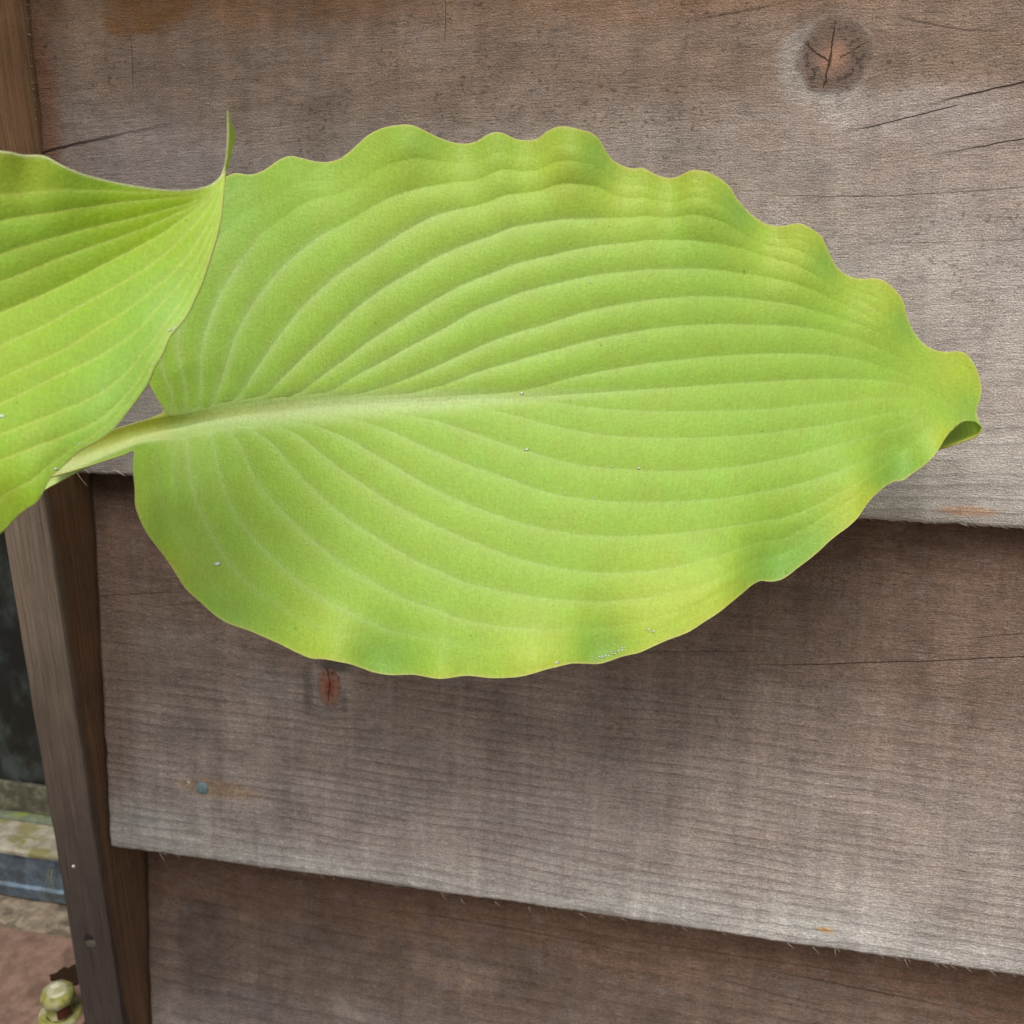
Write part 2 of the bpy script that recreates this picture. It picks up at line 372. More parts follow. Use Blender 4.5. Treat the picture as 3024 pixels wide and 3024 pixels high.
# torn fibres along the sawn edges
def tube(path, r0, r1, n=5):
    path = np.asarray(path, float); m = len(path); V, F = [], []
    for i in range(m):
        t = path[min(i + 1, m - 1)] - path[max(i - 1, 0)]; t /= np.linalg.norm(t) + 1e-12
        a = np.cross(t, (0, 0, 1.0) if abs(t[2]) < .9 else (1.0, 0, 0)); a /= np.linalg.norm(a); b = np.cross(t, a)
        r = r0 + (r1 - r0) * i / (m - 1)
        for k in range(n):
            an = 2 * math.pi * k / n; V.append(path[i] + r * (math.cos(an) * a + math.sin(an) * b))
    for i in range(m - 1):
        for k in range(n):
            F.append([i * n + k, i * n + (k + 1) % n, (i + 1) * n + (k + 1) % n, (i + 1) * n + k])
    F.append(list(range(n))[::-1]); F.append([(m - 1) * n + k for k in range(n)])
    return V, F
def join(parts):
    V, F = [], []
    for v, f in parts:
        o = len(V); V += [tuple(q) for q in v]; F += [[i + o for i in q] for q in f]
    return V, F
gf = G('torn_wood_fibre', .8); gf.color(srgb(150, 140, 128))
def fibres(bo, b, specs, name='wood_fibre'):
    parts = []
    for (S, dx, dz, bend, r) in specs:
        c = on_board(b, S); p0 = np.array([c[0], .0004, c[1] + .0006])
        pts = [p0 + np.array([dx * t + bend * t * t, -.0004 * t, dz * t]) for t in np.linspace(0, 1, 6)]
        parts.append(tube(pts, r, r * .3))
    V, F = join(parts)
    o = mesh_obj(name, V, F, gf.m); o.parent = bo; o['kind'] = 'stuff'
    return o
sp2 = [((470, 2522), .002, -.0040, .001, .00016), ((1305, 2650), .0022, -.0016, .0, .00018), ((1360, 2660), .002, -.002, .0, .0002), ((1460, 2668), .003, -.0016, .0, .00022),
       ((1560, 2684), .0018, -.0024, -.0006, .0002), ((1710, 2702), .004, -.0018, .0, .0002), ((2325, 2790), .003, -.002, .0, .0002), ((2400, 2800), .0025, -.003, .0006, .00018),
       ((2465, 2808), .0012, -.0036, -.0008, .00018), ((2672, 2838), .0012, -.0042, .0016, .00016), ((2850, 2860), .003, -.002, .0, .0002), ((2925, 2872), .0025, -.0018, .0, .0002)]
for k in range(24):
    x = random.uniform(360, 3000); y = 2503 + (x - 331) * .143
    sp2.append(((x, y), random.uniform(.0008, .003), -random.uniform(.0004, .0015), 0, .00014))
fibres(b2, B2, sp2)
sp1 = [((222, 1392), .0035, -.0072, .0022, .00022), ((248, 1390), .003, -.0016, 0, .0003), ((345, 1394), .0030, -.0022, .001, .0004), ((335, 1392), .004, -.0016, .0, .0004), ((300, 1394), .003, -.001, .0, .0003)]
for k in range(30):
    x = random.uniform(2500, 3020); y = 1396 + (x - 215) * .0592
    sp1.append(((x, y), random.uniform(.0008, .003), -random.uniform(.0004, .0012), 0, .00013))
for y, s in ((108, 1.), (170, .5), (250, 1.1), (265, .7), (330, .5), (355, .7), (400, .8), (425, 1.3), (437, 1.2), (444, .9), (60, .6), (200, .5), (300, .6), (20, .6)):
    sp1.append(((82 + y * .066, y), -.0016 * s, random.uniform(-.0008, .0006), 0, .0003 * s))
fibres(b1, B1, sp1)

# upright batten
def bmat(name, c1, c2, c3):
    g = G(name, .85, .2)
    zz = g.x
    fib = g.noise(1100, 18, 2.2, 3, .75, sy=1100); fib2 = g.noise(420, 9, 4.2, 3, .6, sy=420); grit = g.noise(1200, 900, 6, 3, .7, sy=1200); bl = g.noise(60, 26, 8.2, 3, sy=60)
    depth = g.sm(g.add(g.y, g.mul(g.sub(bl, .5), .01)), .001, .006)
    col = g.mix(depth, g.mix(g.sm(g.z, -.25, -.05), c2, c1), g.mix(g.sm(g.z, -.02, .10), srgb(100, 75, 55), srgb(152, 118, 88)))  # front and side darker lower down: shade put into the wood colour
    fine = g.noise(2600, 2000, 3.3, 2, .6, sy=2600)
    t = g.mul(g.m_('MULTIPLY_ADD', fib, 1.7, .15), g.mul(g.m_('MULTIPLY_ADD', fib2, .6, .7), g.mul(g.m_('MULTIPLY_ADD', grit, .6, .7), g.mul(g.m_('MULTIPLY_ADD', fine, .6, .7), g.m_('MULTIPLY_ADD', bl, .7, .65)))))
    g.color(g.scale_col(col, t)); g.bump(g.add(fib, g.mul(grit, .5)), .0004, .7)
    return g.m
bm_ = bmat('batten_wood', srgb(104, 91, 79), srgb(63, 54, 50), srgb(150, 106, 68))
x0, x1, y0, y1 = -.2319, -.2088, 0.0, .056
ca, ch = .0014, .0014
sec = [(x0, y1), (x0, y0 + ca), (x0 + .0004, y0 + .0004), (x0 + ca, y0), (x1 - ch, y0), (x1 - .0004, y0 + .0004), (x1, y0 + ch), (x1, y1)]
zs = np.linspace(-.62, .30, 160); V, F = [], []
for i, z in enumerate(zs):
    for (x, y) in sec:
        V.append((x + .0004 * float(noise1(np.array([z * 60]), 3)[0]) + .0003 * float(noise1(np.array([z * 300]), 4 + (x > -.22))[0]), y + .0003 * float(noise1(np.array([z * 90]), 6)[0]), z))
n = len(sec)
for i in range(len(zs) - 1):
    for k in range(n): F.append([i * n + k, i * n + (k + 1) % n, (i + 1) * n + (k + 1) % n, (i + 1) * n + k])
F.append(list(range(n))[::-1]); F.append([(len(zs) - 1) * n + k for k in range(n)])
bat = keep(mesh_obj('batten', V, F, bm_, smooth=False), fence); bat['label'] = 'upright brown batten at the end of the boards'
# nail tip and knot hole on the batten
p = onY(np.array([(218., 2558.)]), 0)[0]
V, F = lathe([(.0003, -.0009), (.0007, -.0007), (.0009, -.0002), (.0009, .0004)], 12)
o = mesh_obj('nail', V, F, gp.m, loc=tuple(p)); o.parent = bat
gd = G('dent_wood', .9)
dn = gd.noise(700, 700, 1.1, 3)
gd.color(gd.mix(gd.sm(gd.add(gd.z, gd.mul(gd.sub(dn, .5), .002)), .0003, .0012), srgb(88, 80, 71), srgb(34, 27, 23)))
p = onY(np.array([(266., 2780.)]), 0)[0]
V, F = [(0, -.0002, 0)], []
for i in range(24):
    a = 2 * math.pi * i / 24; rr = 1 + .3 * float(noise1(np.array([i / 2.0]), 8)[0]); V.append((.0026 * rr * math.cos(a), -.0006 + .0002 * math.sin(3 * a), .0038 * rr * math.sin(a)))
for i in range(24): a = 2 * math.pi * i / 24; V.append((.0032 * math.cos(a), .0004, .0045 * math.sin(a)))
for i in range(24): F.append([0, 1 + (i + 1) % 24, 1 + i]); F.append([1 + i, 1 + (i + 1) % 24, 25 + (i + 1) % 24, 25 + i])
o = mesh_obj('dent', V, F, gd.m); o.parent = bat; o.location = tuple(p); o.rotation_euler = (0, -.3, 0)

# ------------------------------------------------------------------ leaves
def catmull(P, per=24):
    P = np.asarray(P, float)
    P = np.vstack([2 * P[0] - P[1], P, 2 * P[-1] - P[-2]]); out = []
    for i in range(1, len(P) - 2):
        p0, p1, p2, p3 = P[i - 1:i + 3]
        t0 = 0; t1 = t0 + np.linalg.norm(p1 - p0) ** .5 + 1e-6; t2 = t1 + np.linalg.norm(p2 - p1) ** .5 + 1e-6; t3 = t2 + np.linalg.norm(p3 - p2) ** .5 + 1e-6
        t = np.linspace(t1, t2, per, endpoint=False)[:, None]
        A1 = (t1 - t) / (t1 - t0) * p0 + (t - t0) / (t1 - t0) * p1; A2 = (t2 - t) / (t2 - t1) * p1 + (t - t1) / (t2 - t1) * p2; A3 = (t3 - t) / (t3 - t2) * p2 + (t - t2) / (t3 - t2) * p3
        Q1 = (t2 - t) / (t2 - t0) * A1 + (t - t0) / (t2 - t0) * A2; Q2 = (t3 - t) / (t3 - t1) * A2 + (t - t1) / (t3 - t1) * A3
        out.append((t2 - t) / (t2 - t1) * Q1 + (t - t1) / (t2 - t1) * Q2)
    return np.vstack(out + [P[-2][None]])
def resample(P, m, warp=None):
    d = np.r_[0, np.cumsum(np.linalg.norm(np.diff(P, axis=0), axis=1))]; d /= d[-1]
    u = np.linspace(0, 1, m)
    if warp is not None:
        u = np.interp(u, *warp); k = np.hanning(15); k /= k.sum(); u = np.convolve(np.r_[2 * u[0] - u[7:0:-1], u, 2 * u[-1] - u[-2:-9:-1]], k, 'valid'); u = (u - u[0]) / (u[-1] - u[0])
    return np.stack([np.interp(u, d, P[:, 0]), np.interp(u, d, P[:, 1])], -1)
def Z(ox, oy, sc, pts): return [(ox + x * sc, oy + y * sc) for x, y in pts]
s9 = 1000 / 1932; sC = 900 / 1932; sL = 700 / 1932
A_ = lambda *p: Z(450, 400, s9, p); B_ = lambda *p: Z(1400, 500, s9, p); C_ = lambda *p: Z(2100, 700, sC, p); D_ = lambda *p: Z(400, 1100, s9, p); E_ = lambda *p: Z(1300, 1200, s9, p)
L1_ = lambda *p: Z(0, 400, sL, p); L2_ = lambda *p: Z(0, 900, sL, p)

up_margin = [(150, 1336), (240, 1303), (336, 1268), (424, 1241), (466, 1225), (485, 1212), (468, 1181), (440, 1130), (405, 1050), (390, 930), (410, 800), (470, 690), (560, 590), (640, 535), (666, 523), (694, 512), (740, 516), (776, 505), (807, 485), (833, 468), (859, 461), (890, 467), (932, 477), (963, 479), (1000, 471),
    (1031, 450), (1062, 422), (1093, 396), (1135, 377), (1176, 370), (1212, 369), (1248, 383), (1290, 404), (1331, 419), (1373, 425), (1409, 417), (1440, 398), (1466, 390), (1492, 396), (1523, 411), (1559, 414), (1590, 409), (1616, 388), (1647, 375), (1673, 374), (1714, 383), (1745, 393), (1766, 409),
    (1787, 445), (1807, 471), (1838, 489), (1870, 498), (1895, 495), (1916, 505), (1942, 518), (1978, 526), (2005, 520), (2024, 510), (2050, 502), (2086, 507), (2122, 525), (2153, 551), (2174, 585), (2200, 616), (2231, 644), (2267, 663), (2304, 668), (2335, 663), (2360, 659), (2391, 673), (2423, 696), (2438, 725),
    (2454, 761), (2474, 792), (2505, 815), (2542, 823), (2583, 822), (2614, 831), (2640, 854), (2666, 888), (2676, 932), (2697, 978), (2712, 1000), (2738, 1023), (2769, 1036), (2800, 1039), (2831, 1037), (2852, 1044), (2878, 1078), (2888, 1104), (2897, 1140), (2896, 1171), (2888, 1194), (2883, 1212), (2886, 1233), (2894, 1254), (2899, 1265)]
lo_margin = [(150, 1410), (217, 1391), (285, 1370), (362, 1345), (397, 1333), (394, 1357), (393, 1388), (399, 1445), (400, 1492), (409, 1523), (430, 1569), (461, 1611), (492, 1652), (523, 1701), (549, 1740), (595, 1782), (631, 1815), (673, 1841), (725, 1859), (776, 1880), (828, 1903), (880, 1929), (921, 1945), (958, 1947), (1000, 1955),
    (1031, 1961), (1067, 1973), (1104, 1986), (1158, 1994), (1221, 1993), (1299, 2005), (1377, 1996), (1456, 2003), (1533, 1999), (1569, 1991), (1611, 1978), (1652, 1968), (1688, 1960), (1725, 1960), (1766, 1961), (1802, 1952), (1839, 1939), (1890, 1927), (1932, 1908), (1973, 1890), (2024, 1871), (2050, 1857), (2081, 1836), (2117, 1813), (2153, 1784), (2190, 1753), (2221, 1727), (2247, 1715), (2272, 1718), (2304, 1713),
    (2329, 1699), (2355, 1678), (2386, 1655), (2423, 1624), (2448, 1600), (2479, 1575), (2505, 1556), (2531, 1531), (2547, 1507), (2567, 1479), (2593, 1453), (2619, 1432), (2640, 1422), (2666, 1419), (2692, 1401), (2723, 1380), (2749, 1357), (2769, 1331), (2790, 1295), (2816, 1264), (2837, 1244), (2856, 1238)]
TIP = (2889, 1250)
ups = [
  [(446, 1230)] + A_((118, 1560), (128, 1530), (100, 1430), (60, 1340), (25, 1200), (20, 1000), (70, 780), (200, 560), (420, 340), (700, 240), (950, 190), (1250, 110), (1500, 60), (1800, 110)) + [(1500, 455), (1700, 470), (1850, 540), (2030, 570), (2200, 690), (2400, 780), (2560, 890), (2680, 1010), (2800, 1085), (2868, 1160), (2893, 1252)],
  [(446, 1234)] + A_((185, 1562), (204, 1520), (180, 1390), (150, 1260), (150, 1120), (200, 900), (310, 680), (480, 480), (700, 350), (950, 265), (1250, 190), (1500, 140), (1800, 165)) + [(1520, 500), (1700, 515), (1860, 570), (2030, 610), (2200, 730), (2400, 820), (2560, 925), (2680, 1035), (2790, 1110), (2862, 1175), (2892, 1252)],
  [(446, 1238)] + A_((258, 1562), (280, 1480), (275, 1330), (290, 1180), (340, 1020), (420, 850), (500, 730), (640, 550), (800, 430), (960, 350), (1180, 270), (1450, 215), (1800, 205)) + [(1500, 515), (1690, 540), (1860, 605), (2030, 655), (2200, 765), (2400, 860), (2560, 960), (2680, 1060), (2790, 1130), (2858, 1185), (2891, 1252)],
  [(446, 1243)] + A_((335, 1552), (380, 1450), (430, 1290), (480, 1140), (540, 1020), (640, 880), (760, 740), (900, 620), (1080, 510), (1250, 410), (1420, 335), (1600, 290), (1760, 258), (1932, 240)) + [(1600, 532), (1760, 565), (1900, 640), (2050, 700), (2200, 790), (2400, 890), (2560, 985), (2680, 1078), (2785, 1145), (2855, 1195), (2891, 1252)],
  [(446, 1247)] + A_((480, 1515), (560, 1390), (640, 1270), (720, 1160), (860, 980), (1000, 850), (1130, 750), (1300, 640), (1480, 530), (1640, 450), (1820, 405)) + B_((0, 205), (150, 165), (260, 138), (400, 112), (650, 110), (900, 175)) + [(2000, 650), (2200, 775), (2400, 905), (2560, 1005), (2680, 1092), (2782, 1155), (2853, 1200), (2890, 1251)],
  [(446, 1251)] + A_((640, 1490), (740, 1390), (850, 1280), (970, 1170), (1130, 1020), (1290, 890), (1500, 770), (1640, 690), (1800, 620)) + B_((0, 415), (150, 360), (300, 315), (460, 292), (700, 285), (900, 272), (1100, 270), (1300, 320), (1500, 450)) + [(2300, 830), (2440, 930), (2580, 1022), (2690, 1105), (2782, 1163), (2851, 1205), (2890, 1251)],
  [(446, 1255)] + A_((835, 1480), (960, 1380), (1100, 1280), (1250, 1170), (1450, 1040), (1600, 950), (1740, 870)) + B_((0, 635), (150, 575), (300, 525), (500, 478), (700, 440), (900, 415), (1100, 400), (1300, 415), (1500, 465), (1700, 560)) + [(2380, 850), (2480, 935), (2600, 1030), (2700, 1115), (2784, 1170), (2850, 1208), (2890, 1251)],
  [(446, 1259)] + A_((1010, 1470), (1150, 1380), (1300, 1300), (1500, 1190), (1700, 1085)) + B_((0, 810), (200, 730), (350, 680), (520, 640), (700, 605), (900, 580), (1100, 568), (1300, 572), (1500, 590), (1700, 625)) + C_((300, 250), (450, 300), (600, 370), (750, 455), (950, 590), (1150, 740), (1320, 880), (1480, 1000), (1610, 1095)) + [(2890, 1250)],
  [(446, 1264)] + A_((1180, 1478), (1400, 1410), (1600, 1330), (1750, 1260)) + B_((0, 1030), (150, 965), (400, 890), (550, 840), (700, 800), (900, 760), (1100, 735), (1300, 728), (1500, 735), (1700, 760)) + C_((200, 390), (400, 412), (600, 455), (800, 525), (950, 610), (1150, 760), (1320, 895), (1480, 1008), (1610, 1098)) + [(2889, 1250)],
  [(446, 1268)] + A_((1450, 1478), (1700, 1412)) + B_((0, 1165), (200, 1105), (450, 1035), (700, 970), (900, 930), (1150, 895), (1400, 885), (1600, 890), (1900, 908)) + C_((450, 572), (650, 597), (800, 630), (950, 690), (1100, 770), (1250, 860), (1400, 955), (1520, 1035), (1615, 1105)) + [(2889, 1250)],
  [(446, 1272)] + A_((1700, 1488)) + B_((120, 1282), (250, 1268), (420, 1230), (550, 1190), (750, 1150), (950, 1115), (1150, 1090), (1350, 1070), (1600, 1055)) + C_((200, 748), (450, 740), (650, 748), (850, 765), (1050, 815), (1200, 870), (1350, 940), (1500, 1025), (1610, 1105)) + [(2889, 1250)],
]
mid = [(150, 1374), (240, 1345), (330, 1313), (400, 1290), (455, 1277), (530, 1264)] + A_((450, 1606), (700, 1578), (1000, 1548), (1300, 1528), (1600, 1516)) + B_((0, 1312), (300, 1300), (700, 1275), (1000, 1255), (1300, 1235), (1500, 1220)) + C_((250, 922), (500, 910), (750, 903), (950, 905), (1150, 918), (1300, 948), (1450, 1005), (1550, 1058), (1640, 1120)) + [(2888, 1250)]
los = [
  [(448, 1290)] + A_((1932, 1525)) + B_((200, 1318), (500, 1335), (650, 1360), (850, 1375), (1100, 1382), (1400, 1380), (1700, 1370)) + C_((0, 1105), (250, 1090), (500, 1078), (750, 1055), (1000, 1028), (1200, 1022), (1350, 1030), (1500, 1065), (1600, 1105)) + [(2886, 1249)],
  [(461, 1290)] + A_((1600, 1530)) + B_((0, 1357), (250, 1410), (450, 1465), (650, 1505), (850, 1528), (1050, 1535), (1300, 1533), (1600, 1515)) + C_((0, 1268), (250, 1250), (500, 1225), (750, 1190), (950, 1155), (1150, 1112), (1350, 1088), (1500, 1095), (1605, 1118)) + [(2883, 1248)],
  [(474, 1290)] + D_((1300, 222), (1500, 242), (1700, 275), (1932, 350)) + B_((200, 1580), (400, 1640), (600, 1690), (800, 1710), (1050, 1723), (1250, 1720), (1550, 1690)) + C_((0, 1468), (250, 1440), (500, 1395), (700, 1345), (900, 1290), (1150, 1215), (1350, 1148), (1500, 1118), (1600, 1125)) + [(2880, 1247)],
  [(487, 1289)] + D_((1050, 245), (1250, 268), (1450, 335), (1700, 450)) + B_((0, 1700), (200, 1770), (400, 1840), (600, 1880), (800, 1897), (1100, 1900), (1400, 1880), (1600, 1850)) + C_((250, 1630), (450, 1590), (650, 1540), (850, 1470), (1050, 1385), (1200, 1300), (1350, 1210), (1500, 1135), (1595, 1130)) + [(2877, 1246)],
  [(500, 1289)] + D_((900, 275), (1050, 312), (1230, 390), (1400, 490), (1550, 580), (1750, 690)) + E_((0, 490), (150, 560), (300, 615), (500, 680), (700, 720), (850, 738), (1050, 742), (1250, 735), (1450, 715), (1700, 680)) + C_((430, 1785), (600, 1730), (800, 1630), (950, 1540), (1100, 1440), (1250, 1330), (1400, 1220), (1520, 1145), (1592, 1135)) + [(2874, 1245)],
  [(513, 1289)] + D_((790, 295), (950, 372), (1100, 500), (1300, 640), (1500, 770), (1700, 870)) + E_((150, 760), (350, 840), (600, 910), (800, 945), (1000, 952), (1200, 940), (1400, 905), (1600, 855), (1800, 795)) + C_((500, 1800), (700, 1720), (900, 1600), (1080, 1480), (1250, 1355), (1400, 1235), (1520, 1152), (1590, 1138)) + [(2871, 1244)],
  [(526, 1289)] + D_((660, 318), (790, 410), (900, 550), (1030, 680), (1200, 830), (1400, 960), (1600, 1080), (1740, 1140)) + E_((150, 1010), (300, 1045), (550, 1090), (800, 1115), (1000, 1110), (1200, 1090), (1450, 1040), (1650, 975), (1830, 890)) + C_((560, 1815), (750, 1720), (930, 1605), (1100, 1485), (1265, 1360), (1410, 1240), (1525, 1155), (1589, 1141)) + [(2868, 1243)],
  [(539, 1289)] + D_((530, 330), (590, 390), (625, 460), (680, 600), (770, 720), (900, 860), (1060, 1000), (1200, 1110), (1350, 1200), (1550, 1300), (1740, 1365)) + E_((150, 1225), (350, 1260), (600, 1275), (800, 1270), (1000, 1250), (1300, 1190), (1500, 1120), (1700, 1020), (1850, 930)) + C_((600, 1840), (780, 1735), (950, 1615), (1110, 1495), (1275, 1365), (1415, 1245), (1528, 1157), (1588, 1143)) + [(2865, 1242)],
  [(552, 1288)] + D_((440, 350), (456, 440), (480, 570), (530, 720), (600, 850), (680, 950), (800, 1080), (950, 1210), (1100, 1310), (1250, 1390), (1450, 1460), (1700, 1540)) + E_((200, 1375), (500, 1390), (800, 1370), (1100, 1310), (1350, 1230), (1550, 1130), (1720, 1035), (1870, 945)) + C_((620, 1855), (800, 1748), (965, 1628), (1120, 1505), (1283, 1372), (1420, 1250), (1530, 1160), (1587, 1145)) + [(2862, 1241)],
  [(565, 1288)] + D_((300, 378), (296, 430), (305, 540), (330, 680), (370, 800), (450, 950), (560, 1120), (700, 1260), (880, 1390), (1080, 1500), (1300, 1590), (1600, 1640)) + E_((100, 1450), (450, 1460), (800, 1410), (1100, 1345), (1370, 1260), (1570, 1155), (1735, 1050), (1885, 958)) + C_((640, 1868), (815, 1758), (975, 1638), (1128, 1512), (1290, 1378), (1424, 1255), (1532, 1163), (1586, 1147)) + [(2859, 1240)],
  [(578, 1288)] + D_((160, 402), (110, 440), (115, 560), (140, 700), (190, 850), (290, 1030), (420, 1190), (580, 1320), (800, 1440), (1030, 1560), (1290, 1650), (1600, 1690)) + E_((150, 1500), (450, 1500), (700, 1440), (950, 1420), (1150, 1370), (1390, 1285), (1590, 1175), (1750, 1065), (1900, 972)) + C_((660, 1880), (830, 1768), (985, 1648), (1135, 1520), (1296, 1385), (1428, 1260), (1534, 1166), (1585, 1149)) + [(2857, 1239)],
]
def tidy(c):                              # keep traced points running towards the tip
    out = []
    for p in c:
        if out and out[-1][0] > 1250 and p[0] < 2840 and p[0] < out[-1][0] + 45: continue
        out.append(p)
    return out
def smooth_margin(c, inner):
    P = catmull(c); P = P[np.argmax(P[:, 0] > 690):] if P[0, 0] < 690 else P
    o = np.argsort(P[:, 0]); x = np.arange(600, 2900, 10.0); y = np.interp(x, P[o, 0], P[o, 1]); yp = np.pad(y, 9, mode='edge'); win = np.stack([yp[i:i + len(y)] for i in range(19)])
    y = win.max(0) + 6 if inner > 0 else win.min(0) - 6; k = np.hanning(25); k /= k.sum()
    return x, np.convolve(np.pad(y, 12, mode='edge'), k, 'valid')
mU = smooth_margin([p for p in up_margin if p[0] > 640 or p[1] < 530], 1); mL = smooth_margin([p for p in lo_margin if p[0] > 600 or p[1] > 1780], -1)
# traced right-hand ends of the inner veins of the upper half
ups[6] = [p for p in ups[6] if p[0] < 2170] + [(2216, 740), (2380, 800), (2500, 868), (2610, 932), (2710, 1012), (2810, 1078), (2866, 1150), (2890, 1250)]
ups[7] = [p for p in ups[7] if p[0] < 2180] + [(2240, 813), (2380, 850), (2500, 902), (2610, 965), (2710, 1035), (2800, 1098), (2858, 1165), (2889, 1250)]
ups[8] = [p for p in ups[8] if p[0] < 2180] + [(2295, 893), (2451, 930), (2550, 965), (2635, 1003), (2720, 1062), (2795, 1120), (2852, 1180), (2889, 1250)]
ups[9] = [p for p in ups[9] if p[0] < 2180] + [(2216, 959), (2340, 964), (2451, 980), (2540, 1008), (2612, 1036), (2690, 1075), (2770, 1128), (2845, 1195), (2888, 1250)]
ups[10] = [p for p in ups[10] if p[0] < 2230] + [(2300, 1045), (2400, 1046), (2495, 1056), (2590, 1078), (2660, 1102), (2730, 1140), (2800, 1185), (2846, 1218), (2888, 1250)]
mid = [p for p in mid if p[0] < 2200] + [(2220, 1130), (2340, 1123), (2450, 1120), (2545, 1121), (2640, 1130), (2710, 1148), (2775, 1182), (2825, 1212), (2888, 1250)]
ups = [tidy(c[1:]) for c in ups]; los = [tidy(c[1:]) for c in los]     # from where each vein leaves the midrib
for k, xc in ((5, 1970), (4, 1610), (3, 1365), (2, 950), (1, 700), (0, 690)): ups[k] = [p for p in ups[k] if p[0] <= xc]
for k, xc in ((5, 2130), (6, 2055), (7, 1720), (8, 1050), (9, 770), (10, 620)): los[k] = [p for p in los[k] if p[0] <= xc]
def gauss(S, blobs):
    v = np.zeros(S.shape[:2])
    for (x, y, r, a) in blobs: v += a * np.exp(-((S[..., 0] - x) ** 2 + (S[..., 1] - y) ** 2) / (r * r))
    return v

def half_grid(veins, margin, midR, M, ripple_px, keep0=.2):
    """fractions between midrib and margin of each vein (innermost first) along M stations"""
    mg = resample(catmull(margin), M)
    w = max(3, int(ripple_px / (np.linalg.norm(np.diff(mg, axis=0), axis=1).mean())) // 2 * 2 + 1); kk = np.hanning(w + 2)[1:-1]; kk /= kk.sum()
    n2 = w // 2
    pad = np.vstack([2 * mg[0] - mg[n2:0:-1], mg, 2 * mg[-1] - mg[-2:-n2 - 2:-1]])
    ms = np.stack([np.convolve(pad[:, c], kk, 'valid') for c in (0, 1)], -1)
    ed = np.clip(np.minimum((np.arange(M) - keep0 * M) / 24.0, (M - 1 - np.arange(M)) / 12.0), 0, 1)[:, None]; ms = mg * (1 - ed) + ms * ed
    D = ms - midR; ln = np.linalg.norm(D, axis=1)
    fs, prev, n = [], np.zeros(M), len(veins)
    for k, c in enumerate(veins):
        Q = catmull(c, 12); A, Bv = Q[:-1], np.diff(Q, axis=0)
        den = D[:, None, 0] * Bv[None, :, 1] - D[:, None, 1] * Bv[None, :, 0]; den = np.where(np.abs(den) < 1e-9, 1e-9, den)
        AM = A[None] - midR[:, None]
        f = (AM[..., 0] * Bv[None, :, 1] - AM[..., 1] * Bv[None, :, 0]) / den
        t = (AM[..., 0] * D[:, None, 1] - AM[..., 1] * D[:, None, 0]) / den
        ok = (t >= 0) & (t <= 1) & (f > .004) & (f < .995)
        f = np.where(ok, f, np.nan); hit = ok.any(1)
        fk = np.where(hit, np.nanmin(np.where(ok, f, 9), axis=1), np.nan)
        idx = np.where(hit)[0]
        if len(idx) == 0: idx = np.array([M // 2]); fk[M // 2] = (k + 1) / (n + 1)
        i0, i1 = idx[0], idx[-1]
        allv = np.interp(np.arange(M), idx, fk[idx])
        if i0 > 0:
            o0 = ln[0] * (k + 1) / (n + 1.6); o1 = allv[i0] * ln[i0]; uu_ = np.arange(i0) / i0
            allv[:i0] = (o0 * (1 - uu_) + o1 * uu_) / np.maximum(ln[:i0], 1e-3)
        if i1 < M - 1:
            r0 = (allv[i1] - prev[i1]) / (1 - prev[i1]); r0 = min(max(r0, .1), .8)
            allv[i1:] = prev[i1:] + (1 - prev[i1:]) * r0
        k5 = np.hanning(9); k5 /= k5.sum(); allv = np.convolve(np.pad(allv, 4, mode='edge'), k5, 'valid')
        rest = n - k
        allv = np.clip(allv, prev + .004, 1 - .010 * rest)
        allv = np.maximum(allv, prev + .002)
        fs.append(allv); prev = allv
    return mg, ms, D, fs
def leaf_grid(curves, mid_i, M=240, sub=10, warp=None):
    midR = resample(catmull(curves[mid_i]), M, warp)
    t = np.linspace(0, 1, sub + 1)[:-1]; t = t - .09 * np.sin(2 * np.pi * t)      # denser at the veins
    def rows(veins, margin):
        mg, ms, D, fs = half_grid(veins, margin, midR, M, 150)
        F_ = [np.zeros(M)] + fs + [np.ones(M)]; out, vv = [], []
        for k in range(len(F_) - 1):
            for q in t: out.append(F_[k] * (1 - q) + F_[k + 1] * q); vv.append(k + q)
        out.append(F_[-1]); vv.append(len(F_) - 1.0)
        f = np.stack(out)
        return midR[None] + D[None] * f[..., None] + (mg - ms)[None] * (f ** 4)[..., None], np.array(vv)
    up, vu = rows(curves[1:mid_i][::-1], curves[0]); lo, vl = rows(curves[mid_i + 1:-1], curves[-1])
    S = np.vstack([up[::-1], lo[1:]]); v = np.r_[mid_i - vu[::-1], mid_i + vl[1:]]
    return S, v, len(curves)

